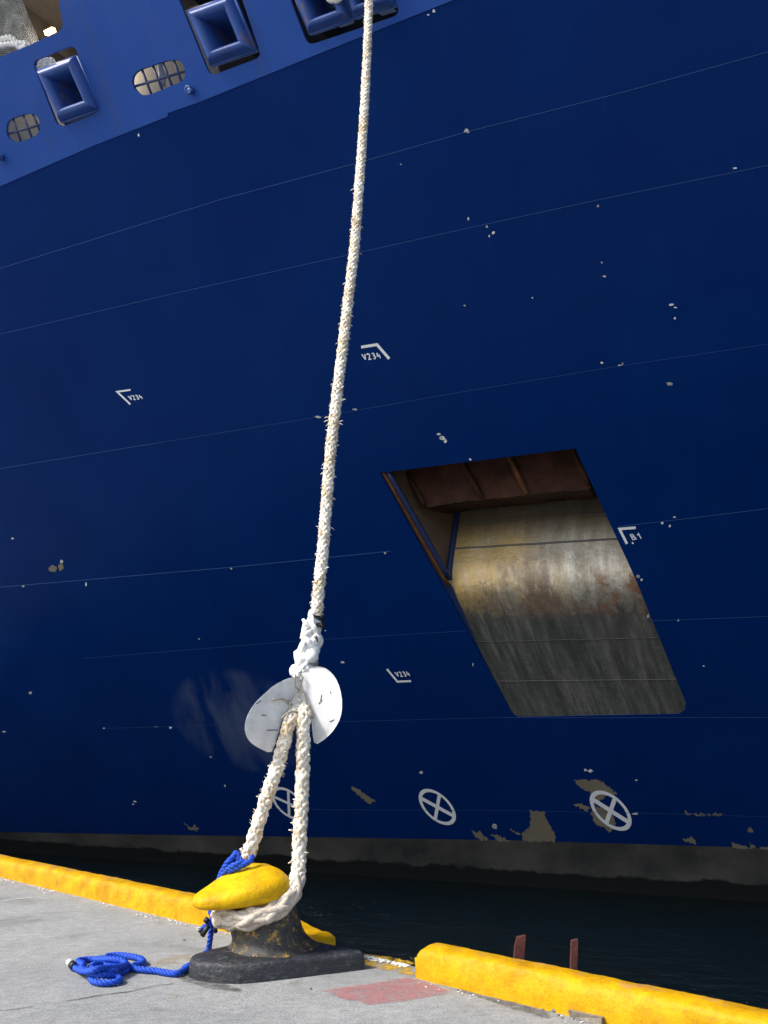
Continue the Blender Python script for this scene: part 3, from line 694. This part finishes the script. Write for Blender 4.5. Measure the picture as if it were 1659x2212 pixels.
# thin lower lip of the raised plate
b = len(V); lip = [(a, c_ * .6) for a, c_ in step_[:11]]; V += [b3(*q, .012) for q in lip] + [b3(*q, -.02) for q in lip]; UVs += lip * 2
f += [(b + i, b + i + 1, b + 11 + i + 1, b + 11 + i) for i in range(10)]
bul = obj('bulwark', (V, f), BULW, ship, smooth=False, uv=UVs)
def bars(lines, hor):
    G = [tube([bp(*Z1(*a), -.02), bp(*Z1((a[0] + b_[0]) / 2, (a[1] + b_[1]) / 2), -.02), bp(*Z1(*b_), -.02)], .019, 6) for a, b_ in lines + hor]
    return obj('window_grille', join(*G), BAR, bul)
bars([((72, 708), (122, 856)), ((132, 684), (190, 838)), ((188, 676), (240, 800))], [((34, 805), (250, 745))])
bars([((845, 412), (908, 575)), ((912, 392), (974, 548)), ((972, 370), (1030, 522)), ((1036, 355), (1090, 500))], [((796, 520), (1116, 424))])
def fairlead(Zf, quad, name='fairlead', parent=ship):
    c = [bp(*Zf(*p)) for p in quad]; ce = sum(c, Vector()) / 4; rings = []
    W_ = min((c[1] - c[0]).length, (c[3] - c[0]).length)
    for wd, off in ((0, -.12), (0, .02), (.02, .07), (.06, .125), (.11, .145), (.16, .13), (.205, .08), (.235, .0), (.25, -.12), (.262, -.34), (.275, -.36), (.30, -.9)):
        ring = []
        for i in range(4):
            a, b_, d = c[i - 1], c[i], c[(i + 1) % 4]
            ring.append(b_ + ((a - b_).normalized() + (d - b_).normalized()) * wd * W_ * 1.08 + BN * off)
        rings.append(ring)
    V, Fs = [], []
    for r in rings:                                       # every side keeps its own straight run, mitred at the corners
        for i in range(4):
            for t in (0, 1): V.append(r[i].lerp(r[(i + 1) % 4], t))
    for j in range(len(rings) - 1):
        for i in range(4): a = j * 8 + 2 * i; Fs.append((a, a + 1, a + 9, a + 8))
    o = obj(name, (V, Fs), FLB, parent)
    e = [p + BN * .03 for p in rings[0]]; fr2 = []
    for i in range(4): fr2.append(tube([e[i] + BN * .08, e[(i + 1) % 4] + BN * .08], .028, 6))
    obj('frame', join(*fr2), FLB, o); return o
fairlead(Z1, [(232, 425), (462, 338), (600, 655), (372, 732)])
fairlead(Z1, [(1132, 70), (1398, -25), (1532, 302), (1268, 392)])
fairlead(Z2, [(72, -120), (330, -213), (452, 112), (202, 202)])
fairlead(Z2, [(345, -218), (575, -305), (712, 28), (468, 106)])
def padeye(x, y):
    p = bp(*Z1(x, y), .012); return obj('eye_bolt', join(tube([p, p + BN * .05], .05, 10), tube([p + BN * .09 + (KD * math.cos(t) + B_UP * math.sin(t)) * .045 for t in [i * .5236 for i in range(13)]], .018, 6)), FLB, ship)
padeye(1152, 545); padeye(15, 945)
def vin(x, y, d):
    p = bp(*Z1(x, y)); return p + ray(*Z1(x, y)).normalized() * d
# mooring deck behind: deckhead, inner bulkhead
cz = b3(0, 4.4).z
def ins(u, v, dd): p = b3(u, v, -.1); return p - BN * 0 + INW * dd
A0, A1 = b3(-8, 3.6, -.1), b3(20, 3.6, -.1)
obj('deckhead', ([A0, A1, A1 + INW * 9, A0 + INW * 9], [(0, 1, 2, 3)]), CEIL, ship, smooth=False)
G = []
for i in range(22): q = A0.lerp(A1, (i + .5) / 22); G.append(box(q + INW * 4.5 - Vector((0, 0, .16)), .10, 9, .3, (KD, INW, Vector((0, 0, 1)))))
obj('deck_beam', join(*G), CEIL, ship, smooth=False)
for q1, w_, hh in ((port1, .95, .55), (port2, 1.25, .65)):
    cx_ = sum(p[0] for p in q1) / len(q1) / .36; cy_ = sum(p[1] for p in q1) / len(q1) / .36; c_ = vin(cx_, cy_, 1.25)
    Dn = (Vector((0, 0, 1)) * .8 + INW * -.45).normalized(); obj('inner_screen', box(c_, w_ * 1.7, .04, hh * 2.2, (KD, KD.cross(Dn), Dn)), INNER, ship, smooth=False)
obj('stanchion', tube([vin(968, 520, .6), vin(975, 450, .6), vin(962, 360, .6)], .06, 10), WHT, ship)
c_ = vin(300, 188, .9); lamp_ = obj('deck_lamp', box(c_, .17, .08, .06, (KD, BN, B_UP)), GLOW, ship, smooth=False)
pl_ = bpy.data.lights.new('deck_lamp_fill', 'POINT'); pl_.energy = 14; pl_.color = (1, .82, .6); pl_.shadow_soft_size = .15
po_ = bpy.data.objects.new('deck_lamp_fill', pl_); COL.objects.link(po_); po_.location = c_ - Vector((0, 0, .25)) + INW * .1
pl2 = bpy.data.lights.new('deck_lamp_fill', 'POINT'); pl2.energy = 7; pl2.color = (1, .88, .7); pl2.shadow_soft_size = .15  # added fill light to brighten the ports, no fixture of its own
po2 = bpy.data.objects.new('deck_lamp_fill', pl2); COL.objects.link(po2); po2.location = vin(640, 420, .9)
# netting and rope glimpsed in the big opening
G = []
npl = lambda x, y: vin(x, y, .45)
for i in range(26):
    a = -60 + i * 10.5; G.append(tube([npl(a - 90, -60), npl(a - 40, 90), npl(a + 20, 230), npl(a + 60, 330)], .010, 4))
for j in range(34):
    y = -60 + j * 12; xr = 60 + .42 * (y + 40); G.append(tube([npl(-150, y + 40), npl(xr - 40, y), npl(xr + 5, y - 8)], .009, 4))
nt = obj('cargo_net', join(*G), NET); tag(nt, 'grey rope netting hanging inside the large bulwark opening', 'net')
G = [twist([bp(*Z1(*p), -.15) for p in [(-40, 225), (20, 215), (60, 245), (110, 250), (130, 275)]], .045, .2), twist([bp(*Z1(*p), -.12) for p in [(-40, 265), (20, 255), (70, 262), (90, 285), (130, 262)]], .04, .2)]
tag(obj('rope', join(*G), ROPEW), 'tangled white rope lying on the sill of the large bulwark opening', 'rope')
tag(obj('rope', twist([bp(*Z1(*p), -.1) for p in [(200, 420), (222, 365), (250, 350), (240, 385), (270, 350), (290, 385), (285, 345)]], .04, .2), ROPEW), 'crumpled white rope in the corner above the lowest fairlead', 'rope')
tag(obj('rope', twist([bp(*Z2(*p), .17) for p in [(345, -40), (338, 0), (365, 14), (405, 6), (425, -40)]], .05, .2), ROPEW), 'white rope bight hanging over the double fairlead post at the top', 'rope')

# ------------------------------------------------------------------ bollard
NC = Vector((-.80, 6.20, 0))
bol = empty('bollard', NC, 'black quayside bollard with a yellow drop shaped head on a wide base', 'bollard')
bo = [(-.12, 6.075), (-.45, 6.34), (-.77, 6.58), (-.84, 6.58), (-1.12, 6.28), (-1.27, 6.11), (-1.335, 5.99), (-1.325, 5.89), (-1.25, 5.805), (-1.144, 5.757), (-1.05, 5.732), (-.955, 5.726), (-.82, 5.765), (-.694, 5.819), (-.425, 5.935)]
bo = roundcorners(bo, .035, 3)
cxy = Vector((sum(p[0] for p in bo) / len(bo), sum(p[1] for p in bo) / len(bo)))
V, Fs = [], []; m = len(bo); lv = [(1.0, -.02), (1.0, .03), (.998, .085), (.99, .102), (.965, .112), (.8, .118), (.6, .122), (.3, .125)]
for sc, z in lv:
    for i, p in enumerate(bo):
        q = cxy + (Vector(p) - cxy) * sc; d = .006 * noise.noise(Vector((q.x * 9, q.y * 9, z * 9))); V.append(Vector((q.x + d, q.y + d, z + (d if z > .03 else 0))))
for j in range(len(lv) - 1):
    for i in range(m): Fs.append((j * m + i, j * m + (i + 1) % m, (j + 1) * m + (i + 1) % m, (j + 1) * m + i))
Fs.append(tuple((len(lv) - 1) * m + i for i in range(m)))
obj('base', (V, Fs), BLK, bol)
PR = [(.10, .355, .01), (.122, .32, .004), (.145, .29, -.006), (.18, .270, -.025), (.23, .262, -.05), (.30, .256, -.072), (.37, .248, -.095), (.44, .25, -.12), (.50, .26, -.13), (.56, .22, -.13)]
V, Fs = [], []; m = 40
for z, r, dx in PR:
    for i in range(m):
        a = 2 * math.pi * i / m; d = 1 + .02 * noise.noise(Vector((math.cos(a) * 2, math.sin(a) * 2, z * 6))); V.append(NC + Vector((dx + r * d * math.cos(a), r * d * math.sin(a), z)))
for j in range(len(PR) - 1):
    for i in range(m): Fs.append((j * m + i, j * m + (i + 1) % m, (j + 1) * m + (i + 1) % m, (j + 1) * m + i))
obj('post', (V, Fs), BLKN, bol)
HT, HB = Vector((-1.325, 5.88, .455)), Vector((-.715, 6.24, .505))       # tip and back of the head
e1 = (HB - HT); HL = e1.length; e1 = e1.normalized(); e2 = Vector((-e1.y, e1.x, 0)).normalized(); e3 = e1.cross(e2).normalized()
if e3.z < 0: e3 = -e3
ST = [(0, .0, .0, 0), (.012, .035, .028, 0), (.05, .075, .05, .002), (.12, .115, .066, .006), (.22, .16, .082, .015), (.34, .205, .102, .03), (.47, .24, .122, .044), (.6, .262, .138, .052), (.72, .268, .145, .052), (.83, .25, .138, .045), (.91, .21, .118, .035), (.965, .145, .085, .025), (.99, .085, .05, .02), (1, 0, 0, .018)]
V, Fs = [], []; m = 40
for t, hw, hh, lift in ST:
    for i in range(m):
        a = 2 * math.pi * i / m; ca, sa = math.cos(a), math.sin(a); ex = .78
        x_ = math.copysign(abs(ca) ** ex, ca) * hw; y_ = math.copysign(abs(sa) ** ex, sa) * hh * (.78 if sa > 0 else .88)
        if y_ < 0: y_ *= .95
        p = HT + e1 * (t * HL) + e2 * x_ + e3 * (y_ + lift - x_ * -.10)
        d = .005 * noise.fractal(p * 4, 1, 2, 2); V.append(p + (p - (HT + e1 * (t * HL))).normalized() * d if hw else p)
for j in range(len(ST) - 1):
    for i in range(m): Fs.append((j * m + i, j * m + (i + 1) % m, (j + 1) * m + (i + 1) % m, (j + 1) * m + i))
obj('head', (V, Fs), YELH, bol)

# ------------------------------------------------------------------ mooring line
RT = bp(801, -50, .12)
RP0 = Vector((0, 6.24, .5)); rd = Vector((0, RT.y - RP0.y, RT.z - RP0.z)).normalized(); RN = Vector((1, 0, 0)).cross(rd).normalized()
def rp(x, y, dd=0.): return onplane(x, y, RP0, RN) + Vector((0, -dd, 0))
R0 = .052
ml = empty('mooring_line', rp(645, 1900), 'thick cream mooring rope looped round the bollard and rising to the ship', 'mooring rope')
main = [(668, 1420), (682, 1335), (690, 1260), (698, 1180), (712, 1000), (725, 880), (738, 770), (752, 650), (766, 530), (776, 400), (785, 270), (792, 140), (797, 0)]
mp = [rp(*p) for p in main] + [RT, bp(803, -72, -.25), bp(803, -74, -.9)]
obj('line', braid(mp, R0 * .96, .38, .013, sr=.34, wob=.14, n=6, seg=5), ROPE, ml)
LL = [(650, 1480, -.03), (643, 1515, .0), (632, 1556, .12), (617, 1600, .07), (600, 1655, 0), (582, 1705, 0), (565, 1757, 0), (550, 1805, 0), (534, 1850, -.02), (515, 1890, -.04)]
RL = [(655, 1480, -.03), (656, 1515, .0), (659, 1550, .12), (657, 1600, .07), (655, 1655, .02), (653, 1705, .02), (651, 1757, .02), (648, 1805, .03), (647, 1850, .03), (644, 1890, .04)]
right = [rp(x, y, d) for x, y, d in RL]; left = [rp(x, y, d) for x, y, d in LL]
wrapp = [Vector(p) for p in [(-.632, 6.12, .57), (-.645, 6.03, .49), (-.70, 5.96, .43), (-.80, 5.915, .385), (-.93, 5.90, .35), (-1.06, 5.95, .335), (-1.155, 6.05, .33), (-1.185, 6.18, .345), (-1.15, 6.30, .43), (-1.09, 6.31, .56)]]
# one eye: down the right leg, round the front of the post, up the left leg
def Rleg(q): return R0 * (1.0 + .16 * math.exp(-((q - .5) / .13) ** 2))
eye = right + wrapp + left[::-1]
sm = catmull(eye, .05); n = len(sm)
obj('eye_loop', braid(right + wrapp[:2], R0 * 1.02, .36, .010, sr=.37, wob=.14, n=5, seg=6), ROPE, ml)
obj('eye_loop', braid(left + [Vector((-1.09, 6.31, .56)), Vector((-1.15, 6.30, .43))], R0 * 1.02, .36, .010, sr=.37, wob=.14, n=5, seg=6), ROPE, ml)
obj('eye_bend', braid([right[-1]] + wrapp, lambda q: R0 * (1.02 + .28 * math.sin(math.pi * min(1, max(0, q)))), .75, .011, sr=.38, wob=.12, n=4, seg=7), ROPED, ml)
spl = [(648, 1500), (650, 1470), (660, 1440), (668, 1405), (672, 1375), (678, 1345), (682, 1325)]
obj('splice', braid([rp(x, y, .0) for x, y in spl], lambda q: .060 + .026 * math.sin(math.pi * min(1, q * 1.05)) + .006 * math.sin(q * 31), .42, .012, sr=.5, wob=.55, seg=7), ROPEW, ml)
G = []
for i in range(16):
    y = random.uniform(1345, 1465); c_ = rp(674 - (y - 1345) * .19 + random.uniform(-11, 11), y, .05 + random.uniform(0, .025)); d = Vector((random.uniform(-.7, .7), -.1, random.uniform(.5, 1))).normalized() * .055
    G.append(tube([c_ - d, c_ + Vector((0, -.022, 0)), c_ + d], [.012, .024, .012], 8))
obj('tucked_strand', join(*G), ROPEW, ml)
def wrapring(c_, ax, r, th, turns=3, wob=.01):
    ax = ax.normalized(); a = ax.cross(Vector((0, 1, .1))).normalized(); b_ = ax.cross(a); P = []
    for i in range(turns * 16 + 1):
        t = i / 16 * 2 * math.pi; P.append(c_ + (a * math.cos(t) + b_ * math.sin(t)) * r * (1 + wob * 6 * noise.noise(Vector((t, c_.z, 0)))) + ax * (i / 16 - turns / 2) * th * 1.7)
    return tube(P, th, 6)
ax = rp(682, 1335) - rp(668, 1420)
obj('whipping', wrapring(rp(692, 1352, .03), ax, .035, .008, 3), TAPE, ml)
obj('whipping', wrapring(rp(683, 1336), ax, .062, .006, 3, .03), TAPE, ml)
for x, y, x2, y2 in ((692, 1350, 700, 1360), (697, 1338, 703, 1332), (678, 1380, 688, 1385), (684, 1375, 688, 1390)):
    obj('tape_tail', tube([rp(x, y, .08), rp((x + x2) / 2, (y + y2) / 2 - 3, .1), rp(x2, y2, .1)], .006, 5), TAPE, ml)
obj('whipping', wrapring(rp(664, 1432), ax, .086, .006, 4), TWINE, ml)
# frayed tufts standing off the rope
G = []
for i in range(170):
    y = random.choice((random.uniform(380, 1330), random.uniform(500, 1080))); j = 0
    while j < len(main) - 2 and main[j + 1][1] > y: j += 1
    t = (y - main[j][1]) / (main[j + 1][1] - main[j][1]); x = main[j][0] + (main[j + 1][0] - main[j][0]) * t; c_ = rp(x, y); a = random.uniform(0, 6.283)
    d = Vector((math.cos(a), math.sin(a), random.uniform(-.5, .6))); b_ = c_ + Vector((math.cos(a), math.sin(a), 0)) * R0 * .9; l = random.choice((.015, .02, .03, .05))
    G.append(tube([b_, b_ + d * l * .6, b_ + d * l + Vector((0, 0, -.01))], [.007, .005, .0015], 4))
for i in range(1500):
    y = random.uniform(0, 1330); j = 0
    while j < len(main) - 2 and main[j + 1][1] > y: j += 1
    t = (y - main[j][1]) / (main[j + 1][1] - main[j][1]); x = main[j][0] + (main[j + 1][0] - main[j][0]) * t; c_ = rp(x, y); a = random.uniform(0, 6.283)
    d = Vector((math.cos(a), math.sin(a), random.uniform(-1.5, 1.5))); b_ = c_ + Vector((math.cos(a), math.sin(a), 0)) * R0 * .92
    G.append(tube([b_, b_ + d * random.uniform(.006, .018)], [.004, .001], 3, False))
for leg in (left, right):
    for i in range(260):
        q = random.random() * (len(leg) - 3) + 2; c_ = leg[int(q)].lerp(leg[min(int(q) + 1, len(leg) - 1)], q % 1); a = random.uniform(0, 6.283); d = Vector((math.cos(a), math.sin(a), random.uniform(-1, 1)))
        G.append(tube([c_ + d * R0 * .85, c_ + d * (R0 + random.uniform(.004, .014))], [.0035, .001], 3, False))
    for i in range(22):
        c_ = leg[2].lerp(leg[-1], random.random()); a = random.uniform(0, 6.283); d = Vector((math.cos(a), math.sin(a), random.uniform(-.5, .3)))
        G.append(tube([c_ + d * R0 * .9, c_ + d * (R0 + random.uniform(.01, .03))], [.007, .003], 4))
obj('frayed_tuft', join(*G), ROPE, ml)['kind'] = 'stuff'

# ------------------------------------------------------------------ rat guard
GC = rp(646, 1510, .09)
rg = empty('rat_guard', GC, 'white folded rat guard disc tied onto the mooring rope above its loop', 'rat guard')
GN = Vector((0, -1, -.34)).normalized()
def gq(x, y, off=0.):
    p = onplane(*Z4(x, y), GC, GN); dx = (x - 640) / 300.
    return p + (p - CAM).normalized() * (-.15 * abs(dx) + .02 - .03 * dx * dx - off)
LOB = [[(612, 588), (540, 605), (450, 650), (370, 720), (290, 800), (240, 890), (222, 970), (235, 1040), (270, 1090), (330, 1130), (425, 1172), (452, 1110), (478, 1020), (515, 905), (570, 850), (632, 800), (640, 700), (640, 580)],
       [(640, 575), (680, 540), (730, 518), (785, 508), (850, 528), (910, 588), (950, 680), (966, 800), (952, 900), (910, 980), (850, 1050), (755, 1114), (738, 1020), (730, 900), (690, 850), (640, 800), (641, 700)]]
for li_, L_ in enumerate(LOB):
    L_ = smoothloop(L_, 1)
    v, f = tri2d(L_, extra=[(x, y) for x in range(240, 960, 30) for y in range(530, 1160, 30) if inpoly((x, y), L_)]); n = len(v)
    ec = {}
    for t in f:
        for i in range(3): e = tuple(sorted((t[i], t[(i + 1) % 3]))); ec[e] = ec.get(e, 0) + 1
    V = [gq(*q) for q in v] + [gq(*q, -.007) for q in v]
    SCR = [tube([gq(*a, .002), gq(*b, .002)], .003, 4) for a, b in (((350, 880), (390, 882)), ((395, 994), (478, 993)), ((800, 770), (808, 725)), ((785, 795), (812, 765)), ((310, 795), (350, 770)), ((870, 930), (900, 915)), ((875, 700), (877, 720))) if (a[0] < 640) == (li_ == 0)]
    dg = (V, list(f) + [tuple(i + n for i in t[::-1]) for t in f] + [(a, b, b + n, a + n) for (a, b), c_ in ec.items() if c_ == 1]); gg = join(dg, *SCR)
    obj('disc_half', gg, [DISC, TAPE], rg, midx=[0] * len(dg[1]) + [1] * (len(gg[1]) - len(dg[1])))
def cord(pts, r=.007, off=.03): return tube(catmull([gq(*p, off) for p in pts], .02), r, 6)
G = [cord([(610, 570), (604, 620), (612, 670), (640, 690), (655, 640), (660, 590), (630, 560)]), cord([(640, 685), (600, 720), (575, 770), (550, 775), (500, 755), (430, 765)], .009), cord([(645, 680), (680, 740), (700, 820), (725, 870), (745, 900)], .010),
     cord([(575, 775), (555, 830), (520, 880), (500, 920)], .008, .05), cord([(505, 905), (545, 865), (590, 850), (650, 858), (700, 862), (735, 885)], .008, .10), cord([(560, 770), (580, 800), (545, 790), (570, 760)], .008), cord([(620, 600), (650, 580), (670, 600), (640, 620)], .007)]
obj('tie_cord', join(*G), TWINE, rg)
# ------------------------------------------------------------------ blue rope
br = empty('blue_rope', atz(*Z6(760, 1130), 0), 'blue twisted rope knotted to the mooring loop and coiled on the concrete', 'rope')
RB = .021
hy = 6.24
def bv(x, y, Y): d = ray(*Z5(x, y)); return CAM + d * ((Y - CAM.y) / d.y)
hang = [bv(470, 300, 6.10), bv(420, 270, 6.12), bv(380, 310, 6.16), bv(355, 380, 6.2), bv(330, 480, 6.22), bv(318, 560, 6.22), bv(312, 640, 6.22), bv(308, 700, 6.22), bv(300, 760, 6.23), bv(290, 830, 6.25), bv(275, 880, 6.27)]
hang[-1].z = max(hang[-1].z, .03)
gr = lambda x, y, z=.024: atz(*Z6(x, y), z)
under = [hang[-1], Vector((-1.36, 6.12, .022)), Vector((-1.385, 6.0, .022))]
coil = [gr(1362, 1098), gr(1320, 1130), gr(1270, 1148), gr(1200, 1142), (gr(1120, 1128)), gr(1040, 1122), gr(972, 1112), gr(958, 1092), gr(1000, 1080), gr(1035, 1068), gr(1010, 1040), gr(940, 1024), gr(850, 1014), gr(780, 1022), gr(768, 1042), gr(830, 1056), gr(905, 1078), gr(925, 1108), gr(890, 1136), gr(800, 1146), gr(700, 1134), gr(650, 1112), gr(670, 1088, .05), gr(740, 1084), gr(815, 1098, .03), gr(845, 1118, .05), gr(800, 1132, .065), gr(700, 1142, .065), gr(655, 1166, .03), gr(668, 1200), gr(740, 1216), gr(830, 1210), gr(866, 1190), gr(830, 1172, .03), gr(740, 1160, .06), gr(650, 1140, .065), gr(590, 1112, .05), gr(600, 1080, .06), gr(560, 1062, .04), gr(600, 1050), gr(680, 1044), gr(760, 1040, .06), gr(830, 1046, .07), gr(890, 1060, .065), gr(905, 1085, .06), gr(850, 1102, .07), gr(760, 1108, .09), gr(680, 1120, .10), gr(610, 1130, .06), gr(560, 1115, .03), gr(525, 1098)]
obj('coil', twist(hang + under[1:] + coil, RB, .10, .012), BLUE, br)
# hitch: turns round the left leg of the loop
kc = rp(519, 1868, .0); kax = (rp(534, 1850) - rp(505, 1895)).normalized()
def ring(c_, ax, r, tilt, a0=0, turns=1.15):
    ax = (ax + tilt).normalized(); a = ax.cross(Vector((0, 1, 0))).normalized(); b_ = ax.cross(a)
    return [c_ + (a * math.cos(t) + b_ * math.sin(t)) * r for t in [a0 + i * turns * 2 * math.pi / 18 for i in range(19)]]
obj('hitch', join(twist(ring(kc + kax * .035, kax, .078, Vector((.25, 0, .1))), RB, .10, .01), twist(ring(kc - kax * .03, kax, .078, Vector((-.2, 0, .2)), 1), RB, .10, .01),
    twist([bv(545, 235, 6.10), bv(500, 245, 6.07), bv(455, 265, 6.07), bv(415, 290, 6.1), bv(380, 330, 6.14)], RB, .1, .01), twist([bv(600, 190, 6.13), bv(590, 225, 6.1), bv(555, 245, 6.08), bv(490, 275, 6.07), bv(430, 300, 6.09)], RB, .1, .01),
    twist([bv(480, 180, 6.12), bv(450, 210, 6.1), bv(420, 240, 6.09), bv(390, 290, 6.12), bv(365, 345, 6.17)], RB, .1, .01)), BLUE, br)
obj('loose_end', twist([bv(330, 540, 6.2), bv(325, 620, 6.18), bv(295, 670, 6.17), bv(265, 690, 6.17), bv(235, 715, 6.17)], RB * .8, .09, .01), BLUE, br)
obj('loose_end', twist([bv(300, 540, 6.2), bv(298, 600, 6.18), bv(320, 650, 6.17), bv(332, 690, 6.17)], RB * .8, .09, .01), BLUE, br)
obj('taped_end', join(tube([bv(282, 695, 6.16), bv(262, 728, 6.16), bv(238, 765, 6.16)], .019, 8), tube([bv(332, 680, 6.16), bv(336, 745, 6.16)], .015, 8), tube([bv(280, 640, 6.16), bv(262, 668, 6.16)], .02, 8), tube([bv(236, 712, 6.17), bv(219, 742, 6.17)], .011, 8)), TAPE, br)
p0, p1 = gr(535, 1100, .03), gr(496, 1062, .05)
obj('taped_end', tube([p0, p0.lerp(p1, .5)], .027, 10), TAPE, br); obj('taped_end', tube([p0.lerp(p1, .5), p1], [.026, .024], 10), SILV, br)

# ------------------------------------------------------------------ small things at the edge
def post(xl, xr, yt, label, taper, n_=EDGE + .06):
    xm = (xl + xr) / 2
    def at(x, y):
        d = ray(x, y); t = n_ / d.dot(QN); return CAM + d * t
    c_ = at(xm, yt); hw = (at(xr, yt) - at(xl, yt)).length / 2; z1 = c_.z; V = []; L_ = [-.9, -.4, -.15, -.05, 0]
    for i, dz in enumerate(L_):
        ww = hw * (1 if not taper else 1.35 - .35 * (i / 4)) * (1 + .06 * noise.noise(Vector((i, xl, 0))))
        sk = dz * .11 + (0 if not taper else .02 * (i / 4))
        for a, b_ in ((-1, -1), (1, -1), (1, 1), (-1, 1)): V.append(Vector((c_.x + sk, c_.y, z1 + dz)) + RI * (a * ww) + Vector((0, b_ * .02, 0)) + Vector((0, 0, .005 * a if i == 4 else 0)))
    Fs = [(i * 4 + j, i * 4 + (j + 1) % 4, i * 4 + 4 + (j + 1) % 4, i * 4 + 4 + j) for i in range(4) for j in range(4)] + [(16, 17, 18, 19)]
    tag(obj('steel_post', (V, Fs), POSTR, smooth=False, loc=Vector((c_.x, c_.y, -.4))), label, 'post', 'rusty posts beyond the kerb')
post(*Z8(48, 0)[:1], *Z8(95, 0)[:1], Z8(0, 872)[1], 'wide rusty steel post with slanted top standing just beyond the yellow kerb', True)
post(*Z8(411, 0)[:1], *Z8(446, 0)[:1], Z8(0, 897)[1], 'narrow square topped rusty steel post standing just beyond the yellow kerb', False)
a, b_ = atz(*Z8(405, 1362), .02), atz(*Z8(615, 1412), .02); ax1 = (b_ - a).normalized(); ax2 = Vector((-ax1.y, ax1.x, 0))
g_ = box((a + b_) / 2, (b_ - a).length, .045, .035, (ax1, ax2, Vector((0, 0, 1))))
for i, q in enumerate(g_[0]): q += Vector((random.uniform(-.008, .008), random.uniform(-.008, .008), random.uniform(-.004, .004)))
tag(obj('wood_scrap', g_, WOOD, smooth=False, loc=a), 'splintered strip of grey wood lying at the foot of the right kerb', 'wood scrap')
def pebble(Zf, x, y, r, label):
    c_ = atz(*Zf(x, y), r * .5); V, Fs = [], []; a_, b2 = 8, 5
    for j in range(b2):
        ph = math.pi * j / (b2 - 1)
        for i in range(a_):
            t = 2 * math.pi * i / a_; d = Vector((math.sin(ph) * math.cos(t), math.sin(ph) * math.sin(t), math.cos(ph) * .6)); V.append(c_ + d * r * (1 + .35 * noise.noise(d * 1.7 + Vector((x, y, 0)))))
    for j in range(b2 - 1):
        for i in range(a_): Fs.append((j * a_ + i, j * a_ + (i + 1) % a_, (j + 1) * a_ + (i + 1) % a_, (j + 1) * a_ + i))
    tag(obj('pebble', (V, Fs), STONE, smooth=False, loc=c_), label, 'pebble', 'pebbles along the kerb')
pebble(Z8, 300, 1345, .016, 'largest dark pebble by the kerb foot, left of the wood strip')
for x, y, r in ((325, 1372, .009), (225, 1338, .008), (350, 1390, .008), (418, 1395, .007), (455, 1400, .008)): pebble(Z8, x, y, r, 'tiny grey pebble among grit beside the wood strip')
pebble(Z7, 22, 762, .010, 'small lone dark pebble on bare concrete left of the red patch')
pebble(Z6, 1325, 905, .011, 'small lone dark pebble on concrete left of the bollard base')
